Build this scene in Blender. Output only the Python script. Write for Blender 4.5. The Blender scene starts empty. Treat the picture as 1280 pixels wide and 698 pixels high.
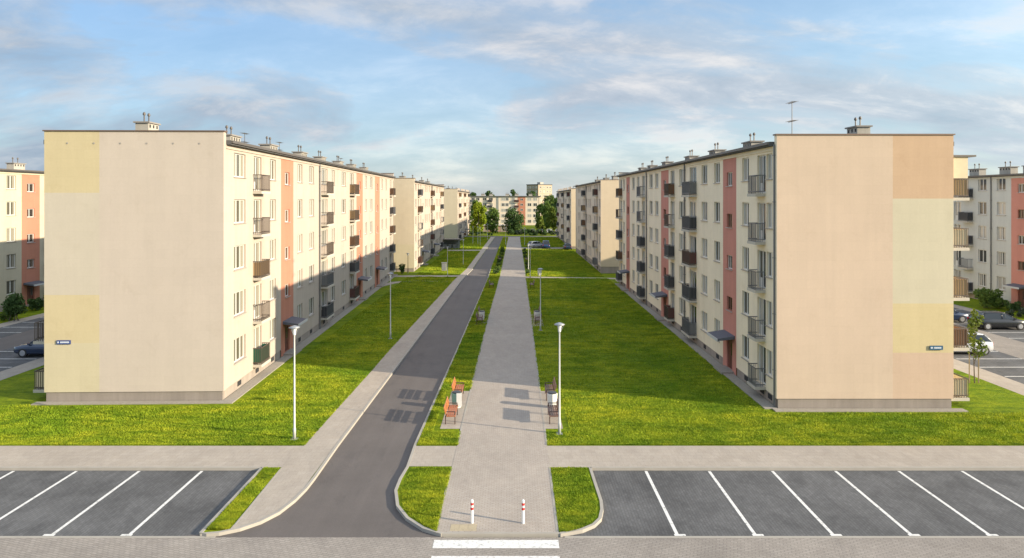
import bpy, bmesh, math, random
import numpy as np
from mathutils import Vector, Matrix
rad = math.radians
RNG = random.Random(7)
sc = bpy.context.scene
COL = sc.collection

# ------------------------------------------------------------------ materials
def new_mat(name):
    m = bpy.data.materials.new(name); m.use_nodes = True
    nt = m.node_tree
    b = nt.nodes['Principled BSDF']
    return m, nt, b
def nd(nt, typ, **kw):
    n = nt.nodes.new(typ)
    for k, v in kw.items():
        if k.startswith('i_'):
            key = k[2:]
            n.inputs[int(key) if key.isdigit() else key.replace('_', ' ')].default_value = v
        else: setattr(n, k, v)
    return n
def ramp(nt, fac, stops):
    r = nt.nodes.new('ShaderNodeValToRGB')
    e = r.color_ramp.elements
    while len(e) < len(stops): e.new(0.5)
    for el, (p, c) in zip(e, stops):
        el.position = p; el.color = (*c, 1) if len(c) == 3 else c
    nt.links.new(fac, r.inputs[0]); return r.outputs[0]
def noise(nt, vec, scale, detail=4, rough=.55, dist=0):
    n = nd(nt, 'ShaderNodeTexNoise', i_Scale=scale, i_Detail=detail, i_Roughness=rough, i_Distortion=dist)
    nt.links.new(vec, n.inputs['Vector']); return n.outputs['Fac']
def mapping(nt, vec, scale=(1, 1, 1), rot=(0, 0, 0)):
    n = nd(nt, 'ShaderNodeMapping'); n.inputs['Scale'].default_value = scale; n.inputs['Rotation'].default_value = rot
    nt.links.new(vec, n.inputs['Vector']); return n.outputs[0]
def mix(nt, fac, a, b, mode='MIX'):
    n = nd(nt, 'ShaderNodeMix', data_type='RGBA', blend_type=mode)
    for s, v in ((0, fac), (6, a), (7, b)):
        if hasattr(v, 'links'): nt.links.new(v, n.inputs[s])
        else: n.inputs[s].default_value = v if s == 0 else ((*v, 1) if len(v) == 3 else v)
    return n.outputs[2]
def bump(nt, b, h, strength=.3, dist=.02):
    n = nd(nt, 'ShaderNodeBump', i_Strength=strength, i_Distance=dist)
    nt.links.new(h, n.inputs['Height']); nt.links.new(n.outputs[0], b.inputs['Normal'])
def coords(nt): return nd(nt, 'ShaderNodeTexCoord').outputs['Object']
def geopos(nt): return nd(nt, 'ShaderNodeNewGeometry').outputs['Position']
_simple = {}
def paint(name, col, rough=.6, metal=0, var=.12, scale=3.0):
    key = (name, col, rough, metal)
    if key in _simple: return _simple[key]
    m, nt, b = new_mat(name)
    v = noise(nt, coords(nt), scale, 5)
    c = mix(nt, v, tuple(x * (1 - var) for x in col), tuple(min(1, x * (1 + var)) for x in col))
    nt.links.new(c, b.inputs['Base Color'])
    b.inputs['Roughness'].default_value = rough; b.inputs['Metallic'].default_value = metal
    _simple[key] = m; return m

def render_mat(name, col, streak=.10, grain=.18):
    """mineral render: blotches, faint vertical rain streaks, fine grain"""
    m, nt, b = new_mat(name); p = geopos(nt)
    blot = noise(nt, p, .35, 6, .6)
    strk = noise(nt, mapping(nt, p, (.9, .9, .07)), 1.0, 7, .7, .6)
    fine = noise(nt, p, 9.0, 4, .7)
    c = mix(nt, blot, tuple(x * .94 for x in col), tuple(min(1, x * 1.05) for x in col))
    s = ramp(nt, strk, [(.35, (1 - streak,) * 3), (.62, (1, 1, 1))])
    c = mix(nt, 1.0, c, s, 'MULTIPLY')
    f = ramp(nt, fine, [(.3, (.955,) * 3), (.7, (1, 1, 1))])
    c = mix(nt, 1.0, c, f, 'MULTIPLY')
    sx_ = nd(nt, 'ShaderNodeSeparateXYZ'); nt.links.new(p, sx_.inputs[0])
    ad_ = nd(nt, 'ShaderNodeMath', operation='ADD'); nt.links.new(sx_.outputs[0], ad_.inputs[0]); nt.links.new(sx_.outputs[1], ad_.inputs[1])
    cb_ = nd(nt, 'ShaderNodeCombineXYZ'); nt.links.new(ad_.outputs[0], cb_.inputs[0]); nt.links.new(sx_.outputs[2], cb_.inputs[1])
    bk = nd(nt, 'ShaderNodeTexBrick', i_Scale=1.0); bk.inputs['Brick Width'].default_value = 1.0; bk.inputs['Row Height'].default_value = .5
    bk.inputs['Color1'].default_value = (.975, .975, .975, 1); bk.inputs['Color2'].default_value = (1, 1, 1, 1); bk.inputs['Mortar'].default_value = (.955, .95, .94, 1)
    bk.inputs['Mortar Size'].default_value = .012; bk.inputs['Mortar Smooth'].default_value = .8; nt.links.new(cb_.outputs[0], bk.inputs['Vector'])
    c = mix(nt, 1.0, c, bk.outputs['Color'], 'MULTIPLY')
    spot = ramp(nt, noise(nt, p, .8, 8, .72, .5), [(.28, (.945, .935, .92)), (.46, (1, 1, 1))])
    c = mix(nt, 1.0, c, spot, 'MULTIPLY')
    nt.links.new(c, b.inputs['Base Color']); b.inputs['Roughness'].default_value = .9
    b.inputs['Specular IOR Level'].default_value = .15
    bump(nt, b, noise(nt, p, 30, 3, .7), grain, .01)
    return m

def grass_mat(name, g1, g2, g3, rot=.5):
    m, nt, b = new_mat(name); p = geopos(nt)
    big = noise(nt, p, .16, 4, .6, .3)
    mid = noise(nt, mapping(nt, p, (.35, 1.6, 1), (0, 0, rot)), .9, 6, .68, .8)
    fine = noise(nt, p, 7, 5, .75)
    tuft = noise(nt, p, 2.6, 4, .65, .4)
    c = ramp(nt, mid, [(.33, g1), (.5, g2), (.68, g3)])
    k = ramp(nt, big, [(.32, (.66, .78, .66)), (.66, (1.2, 1.08, .95))])
    c = mix(nt, 1.0, c, k, 'MULTIPLY')
    k2 = ramp(nt, fine, [(.28, (.58, .62, .56)), (.7, (1.22, 1.18, 1.1))])
    c = mix(nt, .8, c, k2, 'MULTIPLY')
    k3 = ramp(nt, tuft, [(.36, (.68, .76, .66)), (.58, (1.06, 1.03, 1))])
    c = mix(nt, .7, c, k3, 'MULTIPLY')
    nt.links.new(c, b.inputs['Base Color']); b.inputs['Roughness'].default_value = .85
    b.inputs['Specular IOR Level'].default_value = .1
    add = nd(nt, 'ShaderNodeMath', operation='ADD'); nt.links.new(fine, add.inputs[0]); nt.links.new(tuft, add.inputs[1])
    bump(nt, b, add.outputs[0], .5, .12)
    return m

def paver_mat(name, c1, c2, mortar, bw, bh, rot=0, stain=.2, msize=.012, mott=.10):
    m, nt, b = new_mat(name); p = geopos(nt)
    v = mapping(nt, p, (1, 1, 1), (0, 0, rot))
    br = nd(nt, 'ShaderNodeTexBrick', i_Scale=1.0)
    br.inputs['Color1'].default_value = (*c1, 1); br.inputs['Color2'].default_value = (*c2, 1)
    br.inputs['Mortar'].default_value = (*mortar, 1); br.inputs['Mortar Size'].default_value = msize
    br.inputs['Brick Width'].default_value = bw; br.inputs['Row Height'].default_value = bh
    br.inputs['Mortar Smooth'].default_value = .4
    nt.links.new(v, br.inputs['Vector'])
    big = noise(nt, p, .28, 6, .65, .4)
    k = ramp(nt, big, [(.3, (1 - stain,) * 3), (.7, (1 + stain * .35,) * 3)])
    c = mix(nt, 1.0, br.outputs['Color'], k, 'MULTIPLY')
    med = noise(nt, mapping(nt, p, (1.0, .45, 1), (0, 0, .35)), 1.3, 6, .7, 1.0)
    k = ramp(nt, med, [(.33, (1 - mott, 1 - mott, 1 - mott + .01)), (.6, (1 + mott * .25,) * 3)])
    c = mix(nt, 1.0, c, k, 'MULTIPLY')
    fine = noise(nt, p, 22, 3, .7)
    k = ramp(nt, fine, [(.3, (.88,) * 3), (.7, (1.08,) * 3)])
    c = mix(nt, 1.0, c, k, 'MULTIPLY')
    nt.links.new(c, b.inputs['Base Color']); b.inputs['Roughness'].default_value = .85
    b.inputs['Specular IOR Level'].default_value = .25
    bump(nt, b, br.outputs['Fac'], -.25, .01)
    return m

def asphalt_mat(name, col):
    m, nt, b = new_mat(name); p = geopos(nt)
    lane = noise(nt, mapping(nt, p, (1.5, .05, 1)), 1.0, 5, .6)
    big = noise(nt, p, .3, 6, .65)
    fine = noise(nt, p, 35, 3, .8)
    c = mix(nt, lane, tuple(x * .82 for x in col), tuple(x * 1.16 for x in col))
    k = ramp(nt, big, [(.3, (.86,) * 3), (.7, (1.06,) * 3)]); c = mix(nt, 1.0, c, k, 'MULTIPLY')
    k = ramp(nt, fine, [(.3, (.8,) * 3), (.7, (1.14,) * 3)]); c = mix(nt, 1.0, c, k, 'MULTIPLY')
    k = ramp(nt, noise(nt, mapping(nt, p, (1, .35, 1)), .55, 8, .75, 1.2), [(.30, (.70, .70, .72)), (.45, (1, 1, 1)), (.75, (1.07, 1.06, 1.05))]); c = mix(nt, .8, c, k, 'MULTIPLY')
    nt.links.new(c, b.inputs['Base Color']); b.inputs['Roughness'].default_value = .8
    bump(nt, b, fine, .25, .01)
    return m

def line_mat(name):
    m, nt, b = new_mat(name); p = geopos(nt)
    w = noise(nt, p, 6, 6, .75)
    c = ramp(nt, w, [(.34, (.30, .30, .30)), (.47, (.66, .65, .63)), (.8, (.76, .75, .73))])
    nt.links.new(c, b.inputs['Base Color']); b.inputs['Roughness'].default_value = .6
    return m

def pane_mat(name, dark, curtain, share):
    """glass pane with the curtain or dim room of one flat behind it: each pane differs"""
    m, nt, b = new_mat(name)
    oi = nd(nt, 'ShaderNodeObjectInfo'); g = nd(nt, 'ShaderNodeTexCoord').outputs['Generated']
    sx = nd(nt, 'ShaderNodeSeparateXYZ'); nt.links.new(g, sx.inputs[0])
    ctr = nd(nt, 'ShaderNodeMath', operation='SUBTRACT', i_1=.5); nt.links.new(sx.outputs[0], ctr.inputs[0])
    ab = nd(nt, 'ShaderNodeMath', operation='ABSOLUTE'); nt.links.new(ctr.outputs[0], ab.inputs[0])
    fr = nd(nt, 'ShaderNodeMath', operation='MULTIPLY', i_1=share); nt.links.new(oi.outputs['Random'], fr.inputs[0])
    inv = nd(nt, 'ShaderNodeMath', operation='SUBTRACT', i_0=.52); nt.links.new(fr.outputs[0], inv.inputs[1])
    gt = nd(nt, 'ShaderNodeMath', operation='GREATER_THAN'); nt.links.new(ab.outputs[0], gt.inputs[0]); nt.links.new(inv.outputs[0], gt.inputs[1])
    fold = nd(nt, 'ShaderNodeTexWave', i_Scale=9.0, i_Distortion=1.5); nt.links.new(g, fold.inputs['Vector'])
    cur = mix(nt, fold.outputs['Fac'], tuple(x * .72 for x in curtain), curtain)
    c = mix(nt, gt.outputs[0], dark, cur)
    nt.links.new(c, b.inputs['Base Color'])
    b.inputs['Roughness'].default_value = .06; b.inputs['Specular IOR Level'].default_value = .6
    return m

M = {}
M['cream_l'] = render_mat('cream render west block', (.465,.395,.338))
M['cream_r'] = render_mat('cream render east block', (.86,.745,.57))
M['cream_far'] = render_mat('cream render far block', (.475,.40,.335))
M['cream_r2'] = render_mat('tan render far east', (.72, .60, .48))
M['white_ll'] = render_mat('pale render outer west', (.52,.465,.35))
M['grey_rr'] = render_mat('grey render outer east', (.55, .55, .52))
M['pink_l'] = render_mat('salmon render', (.49,.215,.145))
M['pink_r'] = render_mat('red render', (.56,.25,.20))
M['g_beige'] = render_mat('gable beige', (.528,.455,.395), .05)
M['g_yel'] = render_mat('gable straw', (.545,.46,.295), .05)
M['g_yel2'] = render_mat('gable pale straw', (.54,.475,.335), .05)
M['g_green'] = render_mat('gable pale green cream', (.525,.468,.39), .05)
M['g_peach'] = render_mat('gable peach', (.575,.452,.355), .06)
M['g_tan'] = render_mat('gable orange tan', (.54,.38,.26), .06)
M['g_lime'] = render_mat('gable pale lime', (.55,.495,.375), .05)
M['g_gold'] = render_mat('gable gold', (.575,.475,.285), .05)
M['g_ptan'] = render_mat('gable pink tan', (.56,.415,.315), .05)
M['g_far'] = render_mat('gable sand', (.56,.48,.36), .05)
M['g_farp'] = render_mat('gable sand peach', (.62,.51,.375), .05)
M['plinth'] = render_mat('grey plinth plaster', (.36, .31, .27), .25)
M['plinth_g'] = render_mat('taupe gable plinth', (.30, .26, .23), .2)
M['cream_end'] = render_mat('cream render closing block', (.72, .61, .50))
M['roof'] = paint('bitumen roofing', (.09, .09, .095), .85)
M['gutter'] = paint('dark gutter steel', (.13, .115, .105), .5, .3)
M['coping'] = paint('brown coping sheet', (.17, .11, .085), .5, .3)
M['chim'] = render_mat('chimney render', (.44,.41,.36), .25)
M['chimcap'] = paint('chimney concrete cap', (.24, .22, .20), .9)
M['dark'] = paint('dark void', (.025, .025, .028), .9)
M['frame'] = paint('white window plastic', (.60, .59, .56), .4, 0, .04)
M['frame_b'] = paint('brown window frame', (.20, .09, .05), .5)
M['sill'] = paint('sheet sill', (.38, .34, .31), .5, .2)
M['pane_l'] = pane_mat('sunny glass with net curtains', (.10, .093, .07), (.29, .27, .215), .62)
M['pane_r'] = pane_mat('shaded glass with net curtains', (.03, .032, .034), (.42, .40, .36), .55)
M['pane_s'] = pane_mat('stairwell glass', (.04, .035, .03), (.16, .12, .09), .4)
M['slab'] = paint('balcony concrete', (.46, .42, .36), .9)
M['rail'] = paint('rail steel brown', (.11, .085, .07), .5, .4)
M['rail_g'] = paint('rail steel grey', (.15, .15, .16), .5, .4)
M['bp_brown'] = paint('balcony sheet brown', (.20, .10, .05), .6)
M['bp_dark'] = paint('balcony sheet charcoal', (.035, .035, .04), .6)
M['bp_green'] = paint('balcony cloth green', (.03, .14, .085), .7)
M['bp_tan'] = paint('balcony mat reed', (.40, .27, .14), .8)
M['bp_grey'] = paint('balcony glass grey', (.22, .22, .22), .3)
M['bp_wine'] = paint('balcony sheet wine', (.13, .045, .04), .6)
M['bp_cream'] = paint('balcony panel cream', (.60, .50, .34), .7)
M['canopy'] = paint('canopy felt slate', (.10, .105, .13), .7)
M['canopy_e'] = paint('canopy edge', (.50, .50, .50), .6)
M['door'] = paint('entrance door brown', (.14, .045, .03), .5)
M['pipe'] = paint('rain pipe', (.16, .16, .165), .5, .3)
M['grass'] = grass_mat('mown lawn', (.09, .15, .005), (.17, .235, .007), (.25, .295, .011))
M['grass_far'] = grass_mat('lawn beyond', (.095, .145, .005), (.165, .215, .007), (.235, .265, .010), -.4)
M['prom'] = paver_mat('promenade pavers', (.375, .325, .283), (.41, .362, .318), (.30, .255, .215), .20, .10, 0, .10)
M['walk'] = paver_mat('footpath slabs', (.375, .325, .275), (.40, .35, .30), (.30, .26, .22), .35, .35, 0, .08, .006)
M['bays'] = paver_mat('bay pavers graphite', (.122, .121, .124), (.148, .147, .150), (.100, .100, .102), .22, .11, rad(90), .34, .012, .22)
M['street'] = paver_mat('street pavers', (.29, .257, .228), (.335, .30, .268), (.225, .20, .178), .22, .11, rad(18), .2, .014)
M['road'] = asphalt_mat('asphalt', (.118, .102, .096))
M['kerb'] = paint('kerb concrete', (.33, .305, .27), .9, 0, .15, 1.5)
M['line'] = line_mat('road paint white')
M['tactile'] = paver_mat('yellow tactile pavers', (.45, .375, .255), (.42, .355, .25), (.34, .28, .20), .3, .3, 0, .1)
M['apron'] = paint('gravel apron', (.29, .26, .22), .95, 0, .35, 9)
M['soil'] = paint('bare soil', (.10, .075, .05), .95, 0, .3, 5)
M['lamp'] = paint('galvanised steel', (.55, .56, .56), .45, .35, .08)
M['lampdark'] = paint('lamp hood grey', (.30, .31, .33), .45, .4)
M['lampglass'] = paint('lamp diffuser', (.70, .72, .72), .25)
M['brownpost'] = paint('brown painted post', (.10, .065, .045), .6)
M['wood'] = paint('bench timber', (.36, .125, .05), .55, 0, .3, 6)
M['wood_sun'] = paint('bench timber sunlit tone', (.47, .17, .05), .5, 0, .25, 6)  # same timber, with sunlight on the backrest painted into the colour
M['wood_shade'] = paint('bench timber shade tone', (.16, .085, .06), .6, 0, .3, 6)  # same timber again, with shade painted into the colour
M['iron'] = paint('bench iron', (.09, .05, .04), .5, .4)
M['binw'] = paint('bin concrete white', (.62, .61, .58), .8, 0, .1)
M['bing'] = paint('bin green', (.22, .34, .27), .7)
M['bind'] = paint('bin liner dark', (.04, .04, .045), .5)
M['bwhite'] = paint('bollard white', (.78, .76, .73), .45, 0, .06)
M['bred'] = paint('bollard red', (.50, .03, .03), .45)
M['sblue'] = paint('sign blue', (.025, .055, .20), .4)
M['steal'] = paint('sign teal blue', (.02, .09, .17), .4)
M['swhite'] = paint('sign lettering pale', (.62, .66, .74), .5)
M['bark'] = paint('bark', (.11, .085, .065), .95, 0, .35, 4)
M['pole_w'] = paint('stake wood', (.30, .23, .15), .9)
M['tyre'] = paint('tyre rubber', (.025, .025, .027), .85)
M['rim'] = paint('alloy rim', (.48, .48, .50), .35, .7)
M['cglass'] = paint('car glass', (.02, .025, .03), .06, 0, .05)
M['head'] = paint('headlight glass', (.62, .64, .66), .15)
M['tail'] = paint('tail light red', (.35, .015, .015), .25)
M['brickwall'] = paint('low brown wall', (.38, .24, .17), .9, 0, .2, 1)
M['cab'] = paint('cabinet grey', (.22, .23, .22), .6)
M['towerd'] = render_mat('tower shade tone', (.33, .265, .20))  # shade of the tower's left face, put into a darker wall colour
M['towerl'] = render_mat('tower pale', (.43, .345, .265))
def car_paint(name, c):
    m = paint(name, c, .25, .15, .03); m.node_tree.nodes['Principled BSDF'].inputs['Coat Weight'].default_value = .7; return m
def leaf_mat(name, a, b_, grass=False):
    m, nt, b = new_mat(name); p = geopos(nt)
    n = noise(nt, p, .9, 4, .6); f = noise(nt, p, 6, 2, .6)
    c = mix(nt, ramp(nt, n, [(.35, (0, 0, 0)), (.65, (1, 1, 1))]), a, b_)
    c = mix(nt, 1.0, c, ramp(nt, f, [(.3, (.85,) * 3), (.7, (1.12,) * 3)]), 'MULTIPLY')
    if grass:
        bg_ = noise(nt, p, .16, 4, .6, .3); c = mix(nt, 1.0, c, ramp(nt, bg_, [(.32, (.62, .78, .62)), (.66, (1.22, 1.08, .95))]), 'MULTIPLY')
        st_ = noise(nt, mapping(nt, p, (.30, 1.7, 1), (0, 0, .6)), .8, 6, .7, 1.4); c = mix(nt, 1.0, c, ramp(nt, st_, [(.36, (.55, .66, .55)), (.54, (1.05, 1.02, 1)), (.75, (1.25, 1.15, 1))]), 'MULTIPLY')
        tu_ = noise(nt, mapping(nt, p, (1, 1.6, 1), (0, 0, -.5)), .75, 6, .72, 1.0); c = mix(nt, 1.0, c, ramp(nt, tu_, [(.33, (.42, .55, .42)), (.47, (1, 1, 1)), (.7, (1.12, 1.08, 1))]), 'MULTIPLY')
        dr_ = noise(nt, p, 1.7, 5, .7, .8); c = mix(nt, ramp(nt, dr_, [(.62, (0, 0, 0)), (.74, (.12,) * 3)]), c, (.33, .30, .04))
    nt.links.new(c, b.inputs['Base Color']); b.inputs['Roughness'].default_value = .7
    b.inputs['Specular IOR Level'].default_value = .2
    tr = nd(nt, 'ShaderNodeBsdfTranslucent'); nt.links.new(c, tr.inputs[0])
    mx = nd(nt, 'ShaderNodeMixShader', i_0=.3)
    nt.links.new(b.outputs[0], mx.inputs[1]); nt.links.new(tr.outputs[0], mx.inputs[2])
    nt.links.new(mx.outputs[0], nt.nodes['Material Output'].inputs[0]); return m
M['lf_lime'] = leaf_mat('leaf lime', (.17, .24, .012), (.26, .32, .02))
M['lf_mid'] = leaf_mat('leaf mid', (.09, .15, .03), (.155, .225, .045))
M['lf_dark'] = leaf_mat('leaf dark', (.05, .095, .03), (.09, .15, .04))
M['lf_yel'] = leaf_mat('leaf yellow green', (.10, .15, .02), (.16, .19, .03))
M['lf_grey'] = leaf_mat('leaf grey green', (.05, .075, .045), (.09, .115, .07))
M['blade'] = leaf_mat('grass blade', (.225, .325, .022), (.40, .455, .036), True)

# ------------------------------------------------------------------ mesh helpers
class MB:
    def __init__(s): s.v = []; s.f = []; s.m = []; s.mats = []
    def mi(s, mat):
        if mat not in s.mats: s.mats.append(mat)
        return s.mats.index(mat)
    def face(s, pts, mat):
        i = len(s.v); s.v += [tuple(p) for p in pts]; s.f.append(tuple(range(i, i + len(pts)))); s.m.append(s.mi(mat))
    def box(s, x0, x1, y0, y1, z0, z1, mat, bev=0):
        if x0 > x1: x0, x1 = x1, x0
        if y0 > y1: y0, y1 = y1, y0
        i = len(s.v); k = s.mi(mat)
        if bev:
            b = min(bev, (x1 - x0) * .45, (y1 - y0) * .45, (z1 - z0) * .45)
            # chamfered top edge and vertical edges
            ring = lambda d, z: [(x0 + d, y0 + b + 0, z), (x0 + b, y0 + d, z), (x1 - b, y0 + d, z), (x1 - d, y0 + b, z),
                                 (x1 - d, y1 - b, z), (x1 - b, y1 - d, z), (x0 + b, y1 - d, z), (x0 + d, y1 - b, z)]
            r0 = ring(0, z0); r1 = ring(0, z1 - b)
            r2 = [(x0 + b, y0 + b, z1)] * 2 + [(x1 - b, y0 + b, z1)] * 2 + [(x1 - b, y1 - b, z1)] * 2 + [(x0 + b, y1 - b, z1)] * 2
            s.v += r0 + r1 + r2
            for a in range(8):
                c = (a + 1) % 8
                s.f.append((i + a, i + c, i + 8 + c, i + 8 + a)); s.m.append(k)
                if a % 2: s.f.append((i + 8 + a, i + 8 + c, i + 16 + c, i + 16 + a)); s.m.append(k)
                else: s.f.append((i + 8 + a, i + 8 + c, i + 16 + a)); s.m.append(k)
            s.f.append((i + 16, i + 18, i + 20, i + 22)); s.m.append(k)
            s.f.append(tuple(i + a for a in range(7, -1, -1))); s.m.append(k)
            return
        s.v += [(x0, y0, z0), (x1, y0, z0), (x1, y1, z0), (x0, y1, z0), (x0, y0, z1), (x1, y0, z1), (x1, y1, z1), (x0, y1, z1)]
        for q in ((0, 3, 2, 1), (4, 5, 6, 7), (0, 1, 5, 4), (1, 2, 6, 5), (2, 3, 7, 6), (3, 0, 4, 7)):
            s.f.append(tuple(i + a for a in q)); s.m.append(k)
    def tube(s, p0, p1, r0, r1, mat, n=10, cap=True):
        p0 = Vector(p0); p1 = Vector(p1); d = (p1 - p0).normalized()
        a = d.orthogonal().normalized(); b = d.cross(a); i = len(s.v); k = s.mi(mat)
        for p, r in ((p0, r0), (p1, r1)):
            for j in range(n):
                t = 2 * math.pi * j / n; s.v.append(tuple(p + a * (r * math.cos(t)) + b * (r * math.sin(t))))
        for j in range(n):
            c = (j + 1) % n; s.f.append((i + j, i + c, i + n + c, i + n + j)); s.m.append(k)
        if cap:
            s.f.append(tuple(i + n + j for j in range(n))); s.m.append(k)
            s.f.append(tuple(i + j for j in range(n - 1, -1, -1))); s.m.append(k)
    def lathe(s, prof, mat, n=16, o=(0, 0, 0)):
        i = len(s.v); k = s.mi(mat)
        for r, z in prof:
            for j in range(n):
                t = 2 * math.pi * j / n; s.v.append((o[0] + r * math.cos(t), o[1] + r * math.sin(t), o[2] + z))
        for a in range(len(prof) - 1):
            for j in range(n):
                c = (j + 1) % n; s.f.append((i + a * n + j, i + a * n + c, i + (a + 1) * n + c, i + (a + 1) * n + j)); s.m.append(k)
        s.f.append(tuple(i + (len(prof) - 1) * n + j for j in range(n))); s.m.append(k)
        s.f.append(tuple(i + j for j in range(n - 1, -1, -1))); s.m.append(k)
    def loft(s, rings, mat, cap=True):
        i = len(s.v); k = s.mi(mat); n = len(rings[0])
        for r in rings: s.v += [tuple(p) for p in r]
        for a in range(len(rings) - 1):
            for j in range(n):
                c = (j + 1) % n; s.f.append((i + a * n + j, i + a * n + c, i + (a + 1) * n + c, i + (a + 1) * n + j)); s.m.append(k)
        if cap:
            s.f.append(tuple(i + j for j in range(n - 1, -1, -1))); s.m.append(k)
            e = i + (len(rings) - 1) * n; s.f.append(tuple(e + j for j in range(n))); s.m.append(k)
    def prism(s, pts, z0, z1, mat, side=None):
        n = len(pts); i = len(s.v); k = s.mi(mat); k2 = s.mi(side or mat)
        ar = sum(pts[j][0] * pts[(j + 1) % n][1] - pts[(j + 1) % n][0] * pts[j][1] for j in range(n))
        if ar < 0: pts = pts[::-1]
        s.v += [(x, y, z0) for x, y in pts] + [(x, y, z1) for x, y in pts]
        s.f.append(tuple(i + n + j for j in range(n))); s.m.append(k)
        for j in range(n):
            c = (j + 1) % n; s.f.append((i + j, i + c, i + n + c, i + n + j)); s.m.append(k2)
    def sheet(s, pts, z, mat):
        n = len(pts)
        ar = sum(pts[j][0] * pts[(j + 1) % n][1] - pts[(j + 1) % n][0] * pts[j][1] for j in range(n))
        if ar < 0: pts = pts[::-1]
        s.face([(x, y, z) for x, y in pts], mat)
    def mesh(s, name, smooth=False):
        me = bpy.data.meshes.new(name); me.from_pydata(s.v, [], s.f)
        for m in s.mats: me.materials.append(m)
        me.polygons.foreach_set('material_index', s.m)
        if smooth: me.polygons.foreach_set('use_smooth', [True] * len(me.polygons))
        me.update(); return me
    def build(s, name, parent=None, loc=(0, 0, 0), rz=0, smooth=False):
        return link(name, s.mesh(name, smooth), parent, loc, rz)
def link(name, me, parent=None, loc=(0, 0, 0), rz=0):
    o = bpy.data.objects.new(name, me); COL.objects.link(o)
    o.location = loc; o.rotation_euler.z = rz
    if parent: o.parent = parent
    return o
def tag(o, label=None, cat=None, group=None, kind=None):
    if label: o['label'] = label
    if cat: o['category'] = cat
    if group: o['group'] = group
    if kind: o['kind'] = kind
    return o
def thing(name, label, cat, loc=(0, 0, 0), rz=0, group=None):
    o = bpy.data.objects.new(name, None); COL.objects.link(o)
    o.location = loc; o.rotation_euler.z = rz; o.empty_display_size = .3
    return tag(o, label, cat, group)
def copy_tree(o, parent=None):
    c = o.copy(); COL.objects.link(c); c.parent = parent
    for ch in [x for x in KIDS.get(o.name, [])]: copy_tree(ch, c)
    return c
KIDS = {}
def index_kids():
    KIDS.clear()
    for o in COL.objects:
        if o.parent: KIDS.setdefault(o.parent.name, []).append(o)
def struct(name, mb, smooth=False):
    return tag(mb.build(name, smooth=smooth), kind='structure')

# ------------------------------------------------------------------ the ground
def arc(cx, cy, r, a0, a1, n=10):
    return [(cx + r * math.cos(rad(a0 + (a1 - a0) * i / n)), cy + r * math.sin(rad(a0 + (a1 - a0) * i / n))) for i in range(n + 1)]
ZP = .10
# main ground sheet
g = MB(); g.sheet([(-1500, -300), (1500, -300), (1500, 3000), (-1500, 3000)], -.02, M['grass_far']); struct('ground', g)

ROAD_L = [(-8.0, 27.4), (-7.95, 31.1), (-7.63, 50.3), (-6.96, 94.3), (-6.27, 109), (-4.97, 199)]
ROAD_R = [(-4.45, 27.2), (-4.4, 31.1), (-4.1, 50.0), (-3.42, 94.3), (-3.40, 109), (-2.7, 199)]
PROM_L = [(-2.56, 22.85), (-2.40, 41.5), (-2.25, 63.6), (-1.75, 100), (-1.1, 199)]
PROM_R = [(1.53, 22.85), (1.64, 41.5), (1.78, 63.6), (1.95, 100), (2.35, 199)]
def interp(line, y):
    for (x0, y0), (x1, y1) in zip(line, line[1:]):
        if y <= y1: return x0 + (x1 - x0) * (y - y0) / (y1 - y0)
    return line[-1][0]
# road surface
r = MB(); r.sheet([(-11.5, 22.72), (-2.3, 22.72), (-2.0, 23.5), (-3.9, 27.2)] + [(x + .05, y) for x, y in ROAD_R[1:]] + [(60, 199), (60, 206), (-60, 206), (-60, 199)] + [(x - .05, y) for x, y in ROAD_L[::-1]] + [(-8.2, 25.2), (-9.3, 23.3)], .008, M['road']); struct('road', r)
# street in the foreground
r = MB(); r.sheet([(-140, 12), (140, 12), (140, 22.74), (-140, 22.74)], .016, M['street']); struct('street', r)
r = MB()
for x0, x1 in ((-140, -9.9), (1.75, 140)): r.box(x0, x1, 22.70, 22.82, -.01, .022, M['kerb'])
struct('kerb', r)
# parking bays
r = MB(); r.sheet([(-140, 22.74), (-10.2, 22.74), (-10.2, 28.5), (-140, 28.5)], .004, M['bays']); struct('parking_bay', r)
r = MB(); r.sheet([(1.6, 22.74), (140, 22.74), (140, 28.5), (1.6, 28.5)], .004, M['bays']); struct('parking_bay', r)
# left platform (lawn + footpath)
curveL = [(-7.95, 27.4), (-7.98, 26.4), (-8.1, 25.4), (-8.35, 24.4), (-8.74, 23.7), (-9.25, 23.2), (-9.83, 22.9), (-10.3, 22.82)]
PL = [(-140, 28.42), (-10.4, 28.42), (-10.42, 22.82)] + curveL[::-1][1:] + ROAD_L[1:] + [(-140, 199)]
r = MB(); r.prism(PL, -.02, ZP, M['grass'], M['kerb']); struct('lawn', r)
# right platform
curveR = [(-4.4, 31.1), (-4.36, 28.5), (-4.46, 27.3), (-4.46, 26.2), (-4.17, 24.9), (-3.67, 23.95), (-3.0, 23.2), (-2.34, 22.82)]
islR = [(1.6, 22.82), (2.36, 23.1), (2.8, 23.45), (3.08, 23.9), (3.24, 24.6), (3.30, 25.3), (3.27, 27), (3.25, 28.42)]
PR = ROAD_R[::-1][:-2] + curveR + islR + [(140, 28.42), (140, 199)]
r = MB(); r.prism(PR, -.02, ZP, M['grass'], M['kerb']); struct('lawn', r)
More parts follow.
